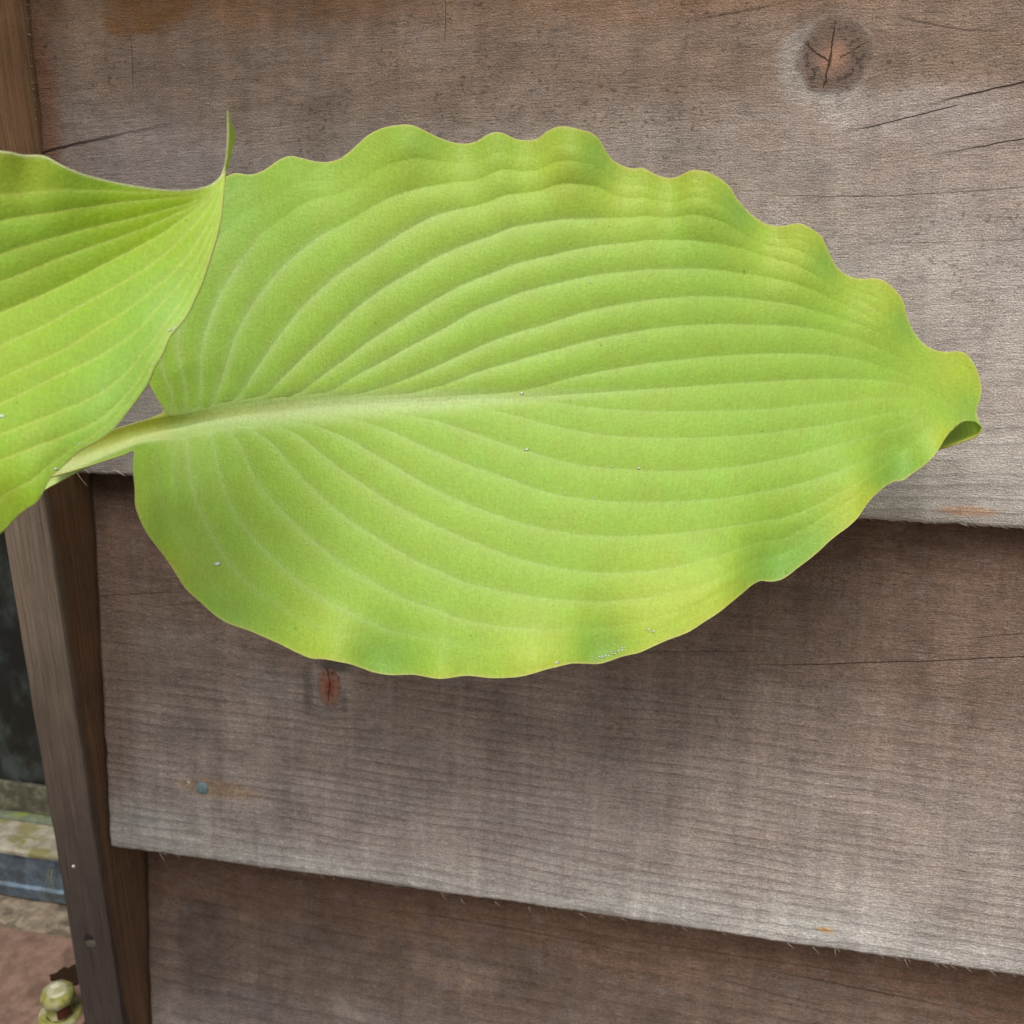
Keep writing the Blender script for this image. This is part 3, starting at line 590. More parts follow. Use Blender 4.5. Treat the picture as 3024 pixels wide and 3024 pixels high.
def build_leaf(name, curves, mid_i, plane_p, plane_n, hfun, colfun, mat, bulge, ripples_u, ripples_l, ripw, M=240, sub=10, extra=None, marg_u=None, marg_l=None, outer_flat=True, warp=None):
    S, v, K = leaf_grid(curves, mid_i, M, sub, warp)
    nv, nu = S.shape[:2]
    fr = v - np.floor(v)
    # spacing between neighbouring veins (S px), distance to nearest vein
    k0 = np.minimum(np.floor(v + 1e-9).astype(int), K - 2); i0 = k0 * sub; i1 = np.minimum(i0 + sub, nv - 1)
    span = np.linalg.norm(S[i1] - S[i0], axis=-1)
    f2 = v - k0
    dv = span * np.minimum(f2, 1 - f2)[:, None]
    edge_strip_u = (k0 == 0); edge_strip_l = (k0 == K - 2)
    dv = np.where(edge_strip_u[:, None], span * (1 - f2)[:, None], dv); dv = np.where(edge_strip_l[:, None], span * f2[:, None], dv)
    dU = np.linalg.norm(S - S[0][None], axis=-1); dL = np.linalg.norm(S - S[-1][None], axis=-1)
    # distance to midrib and to margin along the row direction
    seg = np.linalg.norm(np.diff(S, axis=0), axis=-1); cum = np.vstack([np.zeros((1, nu)), np.cumsum(seg, axis=0)])
    mi = mid_i * sub; dm = np.abs(cum - cum[mi]); side = np.where(np.arange(nv) < mi, 1, -1)[:, None] * np.ones((1, nu))
    eU = cum; eL = cum[-1][None] - cum
    # heights
    h = hfun(S, dm, side, np.linspace(0, 1, nu)[None, :])
    b = 4 * f2 * (1 - f2); b = b[:, None] ** 1.05
    amp = bulge(S, side) * np.clip((span - 8) / 72, 0, 1.25) ** 1.25
    amp = amp * np.interp(np.minimum(k0, K - 2 - k0), [0, 1, 2, 3, 4, 5], [0, .1, .25, .5, .8, 1])[:, None] if outer_flat else amp
    last = (edge_strip_u | edge_strip_l)[:, None]
    h = h + np.where(last, 0, b * amp)
    def field(key, marg, sgn):
        xs = np.array([k[0] for k in key], float); hs_ = np.array([k[1] for k in key], float); o = np.argsort(xs)
        xx = np.arange(xs.min(), xs.max(), 4.0); hh = np.interp(xx, xs[o], hs_[o]); kk = np.hanning(39); kk /= kk.sum()
        hh = np.convolve(np.pad(hh, 19, mode='edge'), kk, 'valid') * 1.15
        gm_ = np.gradient(marg[1], marg[0]); cs = 1 / np.sqrt(1 + np.clip(gm_, -1.6, 1.6) ** 2)
        d = (S[..., 1] - np.interp(S[..., 0], *marg)) * sgn * np.interp(S[..., 0], marg[0], cs)
        xl = S[..., 0] + np.clip(d, 0, 200) * .45 * np.interp(S[..., 0], marg[0], np.clip(gm_, -1, 1)) * sgn
        w_ = np.exp(-(np.clip(d, 0, None) / ripw) ** 1.6) * np.clip((dm - 30) / 150, 0, 1)
        return np.interp(xl, xx, hh) * w_ * (side * sgn > 0) * (.0007 if sgn > 0 else .00105)
    h = h + field(ripples_u, marg_u, 1) + field(ripples_l, marg_l, -1)
    P = on_plane(S.reshape(-1, 2), plane_p, plane_n, h.reshape(-1))
    col = colfun(S, dv, span, dm, side, np.minimum(eU, eL), eU, eL)
    V = P; idx = np.arange(nv * nu).reshape(nv, nu)
    F = np.stack([idx[:-1, :-1], idx[1:, :-1], idx[1:, 1:], idx[:-1, 1:]], -1).reshape(-1, 4)
    C = col.reshape(-1, 3)
    if extra is not None:
        for (eS, eh, ec) in extra:                    # small extra patches: rolled tip, drip tip
            a, bq = eS.shape[:2]; o = len(V)
            EP = on_plane(eS.reshape(-1, 2), plane_p, plane_n, eh.reshape(-1)); V = np.vstack([V, EP]); C = np.vstack([C, ec.reshape(-1, 3)])
            ii = np.arange(a * bq).reshape(a, bq) + o
            F = np.vstack([F, np.stack([ii[:-1, :-1], ii[1:, :-1], ii[1:, 1:], ii[:-1, 1:]], -1).reshape(-1, 4)])
    o = mesh_obj(name, V, F.tolist(), mat)
    at = o.data.color_attributes.new('tint', 'FLOAT_COLOR', 'POINT')
    at.data.foreach_set('color', np.hstack([C, np.ones((len(C), 1))]).astype(np.float32).ravel())
    md = o.modifiers.new('thickness', 'SOLIDIFY'); md.thickness = .00045; md.offset = 0.0
    return o, S, h

def leaf_material(name, seed):
    g = G(name, .50, .40)
    a = g.n.new('ShaderNodeAttribute'); a.attribute_name = 'tint'
    P3 = dict(sy=1.0)
    f1 = g.noise(900, 900, seed, 2, .7, sy=900); f2 = g.noise(110, 110, seed + 2, 2, .6, sy=110); f3 = g.noise(2400, 2400, seed + 4, 1, .6, sy=2400)
    fv = g.noise(1500, 260, seed + 9, 1, .65, sy=260)
    t = g.mul(g.m_('MULTIPLY_ADD', f1, .34, .83), g.mul(g.m_('MULTIPLY_ADD', f2, .22, .89), g.mul(g.m_('MULTIPLY_ADD', f3, .24, .88), g.m_('MULTIPLY_ADD', fv, .22, .89))))
    col = g.scale_col(a.outputs['Color'], t)
    hue = g.n.new('ShaderNodeHueSaturation'); g.t.links.new(col, hue.inputs['Color']); g.link(g.m_('MULTIPLY_ADD', f2, .03, .485), hue.inputs['Hue'])
    col = hue.outputs[0]
    dk = g.sm(g.noise(420, 420, seed + 12, 2, sy=420), .735, .78)
    col = g.mix(g.mul(dk, .45), col, srgb(70, 78, 30))
    g.color(col)
    bn = g.bump(g.add(g.noise(1000, 1000, seed, 1, .7, sy=1000), g.mul(fv, .6)), .00022, .7)
    tr = g.n.new('ShaderNodeBsdfTranslucent'); g.t.links.new(g.mix(.35, col, srgb(190, 205, 40)), tr.inputs[0]); g.t.links.new(bn.outputs[0], tr.inputs['Normal'])
    ms = g.n.new('ShaderNodeMixShader'); ms.inputs[0].default_value = .32
    g.t.links.new(g.b.outputs[0], ms.inputs[1]); g.t.links.new(tr.outputs[0], ms.inputs[2]); g.t.links.new(ms.outputs[0], g.out.inputs[0])
    return g.m
LM = leaf_material('hosta_leaf_skin', 1.7)
lin = lambda r, g, b: np.array(srgb(r, g, b))
def lerp(a, b, f): return a * (1 - f[..., None]) + b * f[..., None]

# the big leaf
PB = onY(np.array([(1500., 1250.)]), -.058)[0]
NB = np.array([.17, -.90, .40]); NB /= np.linalg.norm(NB)
def hB(S, dm, side, u):
    x = S[..., 0]
    fold = np.where(side > 0, .0095 * (dm / 700) ** 1.15, .005 * (dm / 700) ** 1.2)
    prof = -.010 * ((x - 1500) / 1300) ** 2
    base = .006 * np.exp(-((x - 420) / 200) ** 2) * np.where(side > 0, np.clip(dm / 200, 0, 1), np.clip(dm / 260, 0, 1))
    rib = -.0012 * np.exp(-(dm / 40) ** 2) * np.clip((1900 - x) / 1200, 0, 1)
    t = np.clip((520 - x) / 90, 0, 1); t = t * t * (3 - 2 * t)
    base = base * (1 - t)
    chan = .0012 * np.clip(dm / 42, 0, 1.1) ** 2 * np.clip((640 - x) / 200, 0, 1) - .006 * np.clip((470 - x) / 320, 0, 2) ** 1.3
    lobe = np.where(side < 0, .0022 * np.clip((dm - 24) / 22, 0, 1) * np.exp(-((x - 455) / 85) ** 2) * np.clip((x - 385) / 15, 0, 1), 0)
    rib = rib + chan + lobe
    return fold + prof + base + rib
def bulgeB(S, side):
    x = S[..., 0]
    a = np.where(side > 0, np.interp(x, [500, 1300, 2000], [.00105, .00082, .00052]), .00038)
    return a * np.clip((2900 - x) / 500, .15, 1)
yel = [(1640, 470, 110, .6), (1850, 560, 160, .7), (2060, 540, 90, .7), (2330, 720, 130, .8), (2600, 860, 110, .8), (2830, 1090, 80, 1.), (2790, 1290, 45, 1.1), (2545, 1490, 65, 1.2), (2480, 1520, 110, .5), (2110, 1800, 110, .85), (1900, 1850, 150, .7), (1960, 1690, 140, .32), (1580, 1950, 130, .75),
       (960, 1910, 120, .55), (510, 1680, 90, .7), (420, 1500, 60, .4), (1250, 500, 130, .35), (1180, 620, 200, .2), (1300, 2000, 60, .4), (2650, 1160, 160, .15), (1500, 560, 150, .3)]
blu = [(1240, 430, 70, .5), (1760, 470, 75, .8), (2190, 620, 60, .9), (2440, 770, 50, .9), (2685, 950, 50, .9), (2290, 1690, 75, 1.1), (2400, 1610, 80, .7), (2650, 1395, 65, .9), (1780, 1930, 80, 1.0), (1130, 1960, 100, 1.0), (690, 1120, 130, .4), (620, 800, 220, .35), (700, 560, 120, .35), (690, 1840, 80, .5), (2860, 1230, 60, .5), (2000, 700, 300, .1), (2350, 1300, 400, .15)]
def colB(S, dv, span, dm, side, e, eU, eL):
    base = np.broadcast_to(lin(162, 199, 72), S.shape[:2] + (3,)).copy()
    n = noise2(S[..., 0] / 130, S[..., 1] / 90, 5) + .5 * noise2(S[..., 0] / 45, S[..., 1] / 40, 6)
    base = lerp(base, np.broadcast_to(lin(170, 205, 74), base.shape), np.clip(.5 + n, 0, 1) * .6)
    base = lerp(base, np.broadcast_to(lin(196, 210, 72), base.shape), np.clip(gauss(S, yel), 0, 1) * .7)
    base = lerp(base, np.broadcast_to(lin(122, 176, 82), base.shape), np.clip(gauss(S, blu), 0, 1) * .55)
    base = lerp(base, np.broadcast_to(lin(205, 196, 70), base.shape), np.exp(-(e / 16) ** 2) * .35 * np.clip(gauss(S, yel) * 1.3, 0, 1))
    x = S[..., 0]
    fade = np.clip((span - 18) / 45, 0, 1) * np.where(side > 0, np.interp(x, [560, 720], [1.0, 0.0]) * (eU < 150) + (eU >= 150) * np.clip((eU - 150) / 120 + np.clip((720 - x) / 160, 0, 1), 0, 1), np.clip((eL - 40) / 110, 0, 1))
    soft = np.interp(x, [400, 1200, 1700, 2100], [.32, .34, .18, .06]) * np.where(side > 0, 1.0, .55)
    pale = (np.exp(-dv / 2.4) * np.where(side > 0, .10, .13) + np.exp(-(dv / 19) ** 1.4) * soft) * fade
    w = np.interp(x, [420, 600, 950, 1300, 1700, 2300], [34, 40, 46, 34, 18, 6])
    rib = np.exp(-(dm / w) ** 2) * np.interp(x, [420, 900, 1300, 1650, 2100], [.85, .95, .85, .42, .05])
    crowd = np.clip(1 - span / 38, 0, 1) * np.clip((1800 - x) / 700, .0, .85) * np.exp(-(dm / 120) ** 2)
    pl = np.clip(np.maximum(np.maximum(pale, rib * .9), crowd * .75), 0, 1)
    base = lerp(base, np.broadcast_to(lin(208, 225, 160), base.shape), pl)
    yb = np.exp(-(((x - 600) / 260) ** 2 + ((S[..., 1] - np.interp(x, [440, 560, 820, 1000], [1246, 1234, 1203, 1190])) / 16) ** 2))
    base = lerp(base, np.broadcast_to(lin(196, 202, 92), base.shape), yb * .4)
    st = np.clip((545 - x) / 90, 0, 1) * np.clip((58 - dm) / 14, 0, 1)
    sp_ = np.clip(.42 + side * dm / 52, 0, 1)  # groove shade painted in: upper half olive, lower half pale
    base = lerp(base, lerp(np.broadcast_to(lin(216, 228, 152), base.shape), np.broadcast_to(lin(190, 200, 70), base.shape), sp_), st)
    base = lerp(base, np.broadcast_to(lin(212, 208, 128), base.shape), np.exp(-(e / 5.0) ** 2) * .75)
    return base
ruB = [(400, 0), (666, 0), (760, -1), (859, 2), (963, -2.5), (1100, 1), (1200, 6), (1370, -4), (1466, 2.5), (1550, -2.5), (1690, 7), (1840, -4), (1900, .5), (1970, -4), (2060, 6), (2270, -3), (2370, 4), (2510, -2), (2600, 3), (2740, -1.5), (2840, 3), (2899, 0)]
rlB = [(393, 0), (430, 1), (549, 1), (640, -3), (780, -2), (1000, 3), (1120, -4), (1230, -2), (1300, 2), (1377, -1.5), (1560, 3.5), (1700, 1), (1770, -4), (1900, 1.5), (2000, 3), (2150, 4), (2280, -6), (2400, -1), (2540, 4), (2650, -4), (2790, 5), (2856, 2)]
# the rolled-back piece of margin under the tip
nA = 9
topl = catmull([(2838, 1222), (2856, 1228), (2872, 1238), (2888, 1246), (2897, 1257)], 6); botl = catmull([(2755, 1330), (2790, 1323), (2815, 1315), (2852, 1301), (2884, 1288), (2900, 1270)], 6)
topl, botl = resample(topl, 16), resample(botl, 16)
q = np.linspace(0, 1, nA)[:, None, None]
exS = topl[None] * (1 - q) + botl[None] * q
uu = np.linspace(0, 1, 16)[None]; qq = np.linspace(0, 1, nA)[:, None]
hTip = -.010 * ((2889 - 1500) / 1300) ** 2
exh = hTip - .0008 - (.0155 * (1 - uu) ** .7 * (1 - qq) ** .5 + .007 * (1 - uu) * qq)
exc = lerp(np.broadcast_to(lin(128, 160, 40), exS.shape[:2] + (3,)), np.broadcast_to(lin(160, 196, 62), exS.shape[:2] + (3,)), np.broadcast_to(qq, exS.shape[:2]))  # shade of the hollow put into the tint, lighter towards the lower edge
exc[-1] = lin(196, 190, 90)
plant = empty('hosta_plant', (-.42, -.13, -.60))
tag(plant, 'yellow green hosta with broad ribbed leaves reaching across the wooden fence', 'plant')
bigcurves = [up_margin] + ups + [mid] + los + [lo_margin]
leaf1, SB, hgB = build_leaf('leaf', bigcurves, len(ups) + 1, PB, NB, hB, colB, LM, bulgeB, ruB, rlB, 115., M=300, sub=10, extra=[(exS, exh, exc)], marg_u=mU, marg_l=mL, warp=([0, .087, .2, 1], [0, .138, .215, 1]))
keep(leaf1, plant); leaf1['label'] = 'whole heart shaped leaf with wavy margin lying in front of the boards'

# the nearer leaf that runs out of the picture
lt_top = [(-1230, 1440), (-1275, 1330), (-1190, 1080), (-1010, 820), (-760, 610), (-480, 490), (-200, 440), (-60, 438), (0, 445), (31, 449), (67, 457), (119, 458), (140, 464), (171, 481), (207, 499), (259, 518), (362, 542), (466, 558), (518, 561), (559, 560), (595, 554), (626, 543), (652, 518), (665, 494)]
lt_bot = [(-1215, 1462), (-1240, 1560), (-1120, 1710), (-850, 1800), (-600, 1815), (-350, 1770), (-150, 1685)] + L2_((0, 1870), (60, 1820), (100, 1770), (200, 1680), (290, 1620), (330, 1570), (370, 1490), (420, 1400), (500, 1330), (640, 1200), (800, 1110), (930, 1010), (1030, 890), (1100, 800), (1210, 640), (1260, 520), (1330, 400), (1390, 260), (1450, 190), (1540, 70)) + L1_((1590, 1340), (1640, 1235), (1685, 1110), (1724, 985), (1765, 850), (1801, 700), (1818, 560), (1828, 430), (1836, 345)) + [(668, 506)]
def lv(f, pts):
    y1, y2, y3 = 490 + f * (1795 - 490), 640 + f * (1790 - 640), 900 + f * (1690 - 900)
    return [(-1222, 1450), (-1050, y3 * .75 + .25 * 1450), (-780, y2), (-430, y1)] + [p_ for p_ in pts]
def rev(p): return p[::-1]
ltv = [
  lv(.04, rev(L1_((1700, 430), (1500, 470), (1300, 468), (900, 450), (600, 445), (300, 460), (0, 490)))) + [(654, 522), (666, 498)],
  lv(.21, rev(L1_((1735, 425), (1640, 470), (1450, 500), (1250, 520), (1000, 542), (800, 570), (600, 597), (420, 630), (200, 660), (0, 695)))) + [(656, 524), (666, 499)],
  lv(.31, rev(L1_((1750, 430), (1600, 532), (1450, 577), (1250, 632), (1050, 682), (850, 727), (650, 777), (450, 832), (250, 887), (0, 972)))) + [(658, 525), (667, 500)],
  lv(.38, rev(L1_((1760, 435), (1690, 510), (1580, 575), (1400, 655), (1150, 763), (1000, 818), (700, 922), (450, 1012), (200, 1117), (0, 1192)))) + [(659, 526), (667, 501)],
  lv(.47, rev(L1_((1770, 435), (1720, 500), (1640, 572), (1500, 676), (1300, 813), (1100, 923), (850, 1052), (600, 1182), (300, 1322), (0, 1447)))) + [(660, 527), (667, 502)],
  lv(.56, rev(L1_((1785, 440), (1750, 520), (1680, 632), (1550, 778), (1400, 925), (1200, 1083), (1000, 1203), (800, 1313), (600, 1423), (350, 1562), (150, 1652), (0, 1717)))) + [(661, 528), (667, 503)],
  lv(.65, rev(L1_((1800, 445), (1775, 560), (1720, 690), (1640, 835), (1545, 975), (1400, 1135), (1200, 1303), (1000, 1453), (800, 1573), (500, 1763), (250, 1873)) + L2_((0, 608)))) + [(662, 529), (667, 503)],
  lv(.73, rev(L1_((1808, 450), (1788, 580), (1745, 720), (1680, 880), (1590, 1040), (1460, 1220), (1300, 1400)) + L2_((1120, 215), (960, 330), (800, 432), (600, 525), (350, 645), (150, 745), (0, 812)))) + [(663, 530), (667, 504)],
  lv(.81, rev(L1_((1815, 460), (1797, 600), (1760, 760), (1700, 935), (1620, 1110), (1510, 1300)) + L2_((1380, 120), (1220, 330), (1000, 590), (780, 745), (500, 870), (250, 965), (0, 1065)))) + [(663, 531), (667, 504)],
  lv(.88, rev(L1_((1820, 470), (1805, 620), (1775, 780), (1722, 960), (1650, 1140), (1555, 1330)) + L2_((1440, 120), (1300, 330), (1130, 610), (950, 820), (700, 1000), (350, 1135), (0, 1275)))) + [(664, 532), (668, 505)],
  lv(.95, rev(L1_((1824, 480), (1811, 640), (1783, 800), (1736, 970), (1668, 1150), (1575, 1340)) + L2_((1480, 120), (1350, 300), (1190, 610), (1000, 860), (770, 1060), (500, 1240), (250, 1430), (0, 1580)))) + [(664, 533), (668, 505)],
]
PL = onY(np.array([(300., 950.)]), -.145)[0]
NL = np.array([.20, -.92, .20]); NL /= np.linalg.norm(NL)
def hL(S, dm, side, u):
    return np.where(side > 0, .010 * (dm / 500) ** 1.2, .012 * (dm / 450) ** 1.15 - .016 * np.clip((dm - 300) / 400, 0, 2) ** 2) - .012 * np.exp(-np.hypot(S[..., 0] - 668, S[..., 1] - 505) / 160)
def bulgeL(S, side): return np.where(side > 0, .00042, .00045) * np.ones(S.shape[:2])
yl = [(60, 500, 130, .8), (0, 1000, 200, .35), (150, 1290, 120, .3), (330, 960, 60, .25), (0, 1500, 120, .4)]
dkL = [(520, 640, 170, .9), (330, 660, 160, .5), (200, 1000, 220, .25), (70, 1450, 110, .35)]  # deeper green of the backlit blade near the tip, put into the tint
def colL(S, dv, span, dm, side, e, eU, eL):
    base = np.broadcast_to(lin(156, 196, 58), S.shape[:2] + (3,)).copy()
    n = noise2(S[..., 0] / 110, S[..., 1] / 80, 15) + .5 * noise2(S[..., 0] / 45, S[..., 1] / 40, 16)
    base = lerp(base, np.broadcast_to(lin(160, 196, 74), base.shape), np.clip(.5 + n, 0, 1) * .6)
    base = lerp(base, np.broadcast_to(lin(190, 204, 70), base.shape), np.clip(gauss(S, yl), 0, 1) * .8)
    base = lerp(base, np.broadcast_to(lin(158, 192, 14), base.shape), np.clip(gauss(S, dkL), 0, 1) * .9)
    base = lerp(base, np.broadcast_to(lin(152, 200, 92), base.shape), np.clip(gauss(S, [(420, 1150, 170, .7), (480, 950, 120, .5), (250, 1300, 150, .5)]), 0, 1) * .7)  # lighter where the lower blade faces up, light put into the tint
    pale = np.exp(-dv / 2.6) * .42 + np.exp(-dv / 10) * .12
    base = lerp(base, np.broadcast_to(lin(210, 220, 112), base.shape), np.clip(pale, 0, 1))
    base = lerp(base, np.broadcast_to(lin(222, 222, 176), base.shape), np.exp(-(eU / 7.0) ** 2) * .9)  # lit upper edge painted as a pale rim
    base = lerp(base, np.broadcast_to(lin(176, 176, 104), base.shape), np.exp(-(eL / 5.0) ** 2) * .7)
    return base
ruL = [(-1200, 0), (-600, 3), (-200, -2), (20, 4), (90, -1), (170, 4), (350, 0), (560, 2), (668, 0)]
rlL = [(-1200, 0), (-600, -3), (-200, 3), (20, -2), (110, 3), (160, -2), (280, 1), (400, -1), (480, 2), (540, -1), (668, 0)]
tl = resample(catmull([(652, 518), (664, 492), (671, 440), (673, 393), (672, 350), (670, 328)], 8), 20); tr_ = resample(catmull([(668, 512), (677, 472), (687, 430), (692, 399), (682, 365), (672, 326)], 8), 20)
q = np.linspace(0, 1, 5)[:, None, None]; exS2 = tl[None] * (1 - q) + tr_[None] * q
uu = np.linspace(0, 1, 20)[None]; qq = np.linspace(0, 1, 5)[:, None]
exh2 = -.013 + .004 * uu - .006 * qq * np.sin(np.pi * np.clip(uu * 1.1, 0, 1)) + 0 * uu
exc2 = np.broadcast_to(lin(188, 204, 96), exS2.shape[:2] + (3,)).copy(); exc2[0] = lin(205, 215, 150); exc2[-1] = lin(190, 190, 80)
def marg_xy(c):
    P = catmull(c); o = np.argsort(P[:, 0]); x = np.arange(-1200, 668, 10.0); y = np.interp(x, P[o, 0], P[o, 1]); k = np.hanning(15); k /= k.sum()
    return x, np.convolve(np.pad(y, 7, mode='edge'), k, 'valid')
leaf2, SL_, hgL = build_leaf('leaf', [lt_top] + ltv + [lt_bot], 5, PL, NL, hL, colL, LM, bulgeL, ruL, rlL, 120., M=260, sub=9, extra=[(exS2, exh2, exc2)], marg_u=marg_xy(lt_top), marg_l=marg_xy(lt_bot), outer_flat=False)
keep(leaf2, plant); leaf2['label'] = 'nearer leaf overlapping, its thin tip curled upright'

# leaf stalks
def sm_stalk():
    g = G('hosta_stalk_skin', .5, .35)
    a = g.n.new('ShaderNodeAttribute'); a.attribute_name = 'tint'
    t = g.mul(g.m_('MULTIPLY_ADD', g.noise(1200, 1200, 3, 3, .6, sy=1200), .3, .85), g.m_('MULTIPLY_ADD', g.noise(200, 200, 5, 2, sy=200), .2, .9))
    g.color(g.scale_col(a.outputs['Color'], t)); return g.m
SM = sm_stalk()
def channel(name, ctr, side_v, up_v, widths, depth, cols, thick=.0016):
    """a grooved stalk: ctr points, half widths, concave on the up side"""
    n = len(ctr); k = 13; V, C, F = [], [], []
    prof = [(math.cos(a), math.sin(a)) for a in np.linspace(math.pi, 2 * math.pi, k)]           # lower half round
    inner = [(x, -(1 - x * x) * depth + .04) for x in np.linspace(.93, -.93, k - 2)]
    ring = prof + inner; m = len(ring)
    for i in range(n):
        for j, (x, y) in enumerate(ring):
            V.append(ctr[i] + side_v[i] * x * widths[i] + up_v[i] * y * widths[i] * .85)
            C.append(cols(i / (n - 1), x, j < k))
    for i in range(n - 1):
        for j in range(m): F.append([i * m + j, i * m + (j + 1) % m, (i + 1) * m + (j + 1) % m, (i + 1) * m + j])
    F.append(list(range(m))[::-1]); F.append([(n - 1) * m + j for j in range(m)])
    o = mesh_obj(name, V, F, SM)
    at = o.data.color_attributes.new('tint', 'FLOAT_COLOR', 'POINT')
    at.data.foreach_set('color', np.hstack([np.array(C), np.ones((len(C), 1))]).astype(np.float32).ravel())
    return o
STALK_SIDE = 1.0
def stalk(path, widths, parent_leaf, ups_hint, depth=.75):
    P = np.asarray(path, float)
    d = np.r_[0, np.cumsum(np.linalg.norm(np.diff(P, axis=0), axis=1))]; u = np.linspace(0, d[-1], 60)
    # smooth path through the points
    Q = np.stack([np.interp(u, d, P[:, k]) for k in range(3)], -1); W = np.interp(u, d, widths)
    for _ in range(30): Q[1:-1] = .25 * Q[:-2] + .5 * Q[1:-1] + .25 * Q[2:]
    T = np.gradient(Q, axis=0); T /= np.linalg.norm(T, axis=1)[:, None]
    up = np.array(ups_hint, float); sd = np.cross(T, up); sd /= np.linalg.norm(sd, axis=1)[:, None]; upv = np.cross(sd, T)
    def cols(t, x, outer):
        if outer: return lin(170, 192, 100)
        c = lin(152, 166, 48); e = lin(186, 206, 122)
        f = min(1, max(0, .5 - x * STALK_SIDE)) ** 1.4; c = c * (1 - f) + e * f  # shade inside the groove painted across its width
        return c
    o = channel('leaf_stalk', Q, sd, upv, W, depth, cols)
    o.parent = parent_leaf
    return o
def pB(S, h): return on_plane(np.array([S], float), PB, NB, h)[0]
px = .118e-3
base_h = float(hB(np.array([[[480., 1275.]]]), np.array([[0.]]), np.array([[1.]]), 0)[0, 0])
h0 = lambda x, y: float(hB(np.array([[[x, y]]], float), np.array([[0.]]), np.array([[1.]]), 0)[0, 0])
st1 = [pB((420, 1285), h0(420, 1285) - .0042), pB((300, 1323), h0(300, 1325) - .0034), pB((190, 1360), h0(190, 1362) - .0030), pB((110, 1388), h0(150, 1392) - .0030), pB((20, 1430), h0(150, 1400) - .006), pB((-140, 1510), h0(150, 1400) - .012),
       (-.36, -.085, -.12), (-.41, -.11, -.3), (-.425, -.125, -.45), (-.43, -.13, -.605)]
stalk(st1, [.0022, .0026, .0028, .0036, .0046, .0055, .006, .007, .008, .009], leaf1, NB, .35)
pL = lambda S, h: on_plane(np.array([S], float), PL, NL, h)[0]
bl = pL((-1222, 1450), -.004)
stalk([pL((-900, 1330), -.006), bl, bl + np.array([-.03, .0, -.03]), (-.45, -.16, -.25), (-.44, -.15, -.45), (-.435, -.14, -.605)], [.003, .0055, .0055, .006, .008, .009], leaf2, NL)

# flecks of dust and a flake lying on the leaves
gw = G('pale_fleck', .8); gw.color(srgb(214, 216, 204))
def fleck_on(Sx, Sy, Sg, hg, pp, nn):
    d = (Sg[..., 0] - Sx) ** 2 + (Sg[..., 1] - Sy) ** 2; i = np.unravel_index(np.argmin(d), d.shape)
    return on_plane(np.array([(Sx, Sy)], float), pp, nn, float(hg[i]) + .00035)[0]
def flecks(spots, Sg, hg, pp, nn, par, size):
    parts = []
    t1 = np.cross(nn, (0, 0, 1.)); t1 /= np.linalg.norm(t1); t2 = np.cross(nn, t1)
    for (x, y, s) in spots:
        if np.min((Sg[..., 0] - x) ** 2 + (Sg[..., 1] - y) ** 2) > 100: continue      # off the blade
        p = fleck_on(x, y, Sg, hg, pp, nn); k = 7; r = size * s; V = [p + nn * r * .35]; a0 = random.random() * 6
        for i in range(k):
            a = a0 + 2 * math.pi * i / k; rr = r * random.uniform(.5, 1.2); V.append(p + t1 * rr * math.cos(a) + t2 * rr * .7 * math.sin(a))
        parts.append((V, [[0, 1 + i, 1 + (i + 1) % k] for i in range(k)] + [[1 + i for i in range(k)][::-1]]))
    V, F = join(parts); o = mesh_obj('dust_fleck', V, F, gw.m); o.parent = par; o['kind'] = 'stuff'
    return o
sp = [(643, 1667, 2.2), (905, 1607, .8), (1555, 1328, 1.2), (1807, 1378, .9), (1886, 1383, .9), (1541, 1162, 1.0), (1181, 1397, .7), (1551, 1422, .6), (1750, 1470, .6), (1256, 1775, .6), (1744, 833, .6), (1876, 822, .5), (1624, 1082, .5), (1520, 1098, .5), (2204, 1130, .6), (1645, 1957, 1.3),  (1915, 1860, .9), (1930, 1865, .8), (2064, 528, .7)]
for k in range(46):
    x_ = random.uniform(1745, 1850); sp.append((x_, 1952 - (x_ - 1766) * .42 - abs(random.gauss(0, 9)), random.uniform(.25, .7)))
for k in range(60): sp.append((random.uniform(560, 2600), random.uniform(650, 1800), random.uniform(.2, .45)))
flecks(sp, SB, hgB, PB, NB, leaf1, .00062)
sp = [(7, 1230, 1.3), (165, 1385, .9), (235, 1310, .6), (450, 1075, .7), (500, 975, 1.0), (515, 970, .8), (310, 1150, .5), (200, 985, .3)]
for k in range(14): sp.append((random.uniform(20, 480), random.uniform(650, 1250), random.uniform(.2, .4)))
flecks(sp, SL_, hgL, PL, NL, leaf2, .0006)

# ------------------------------------------------------------------ the shed window seen past the batten
shed = empty('shed_window', (-.42, .09, -.62))
tag(shed, 'grimy dark shed window with lichen spotted sill behind the fence batten', 'window')
def zat(sy, y): return float(onY(np.array([(60., float(sy))]), y)[0][2])
def prism(name, yz, mat, xa=-.66, xb=-.2352, nx=40, rough=.0005, seed=0):
    m = len(yz); xs = np.linspace(xa, xb, nx); V, F = [], []
    for i, x in enumerate(xs):
        for j, (y, z) in enumerate(yz):
            V.append((x, y + rough * float(noise1(np.array([x * 90 + j * 31]), seed)[0]), z + rough * float(noise1(np.array([x * 120 + j * 17]), seed + 1)[0])))
    for i in range(nx - 1):
        for j in range(m): F.append([i * m + j, (i + 1) * m + j, (i + 1) * m + (j + 1) % m, i * m + (j + 1) % m])
    F.append(list(range(m))); F.append([(nx - 1) * m + j for j in range(m)][::-1])
    o = mesh_obj(name, V, F, mat, smooth=False); keep(o, shed)
    bv = o.modifiers.new('worn', 'BEVEL'); bv.width = .0008; bv.segments = 2; bv.limit_method = 'ANGLE'; bv.angle_limit = .5
    return o
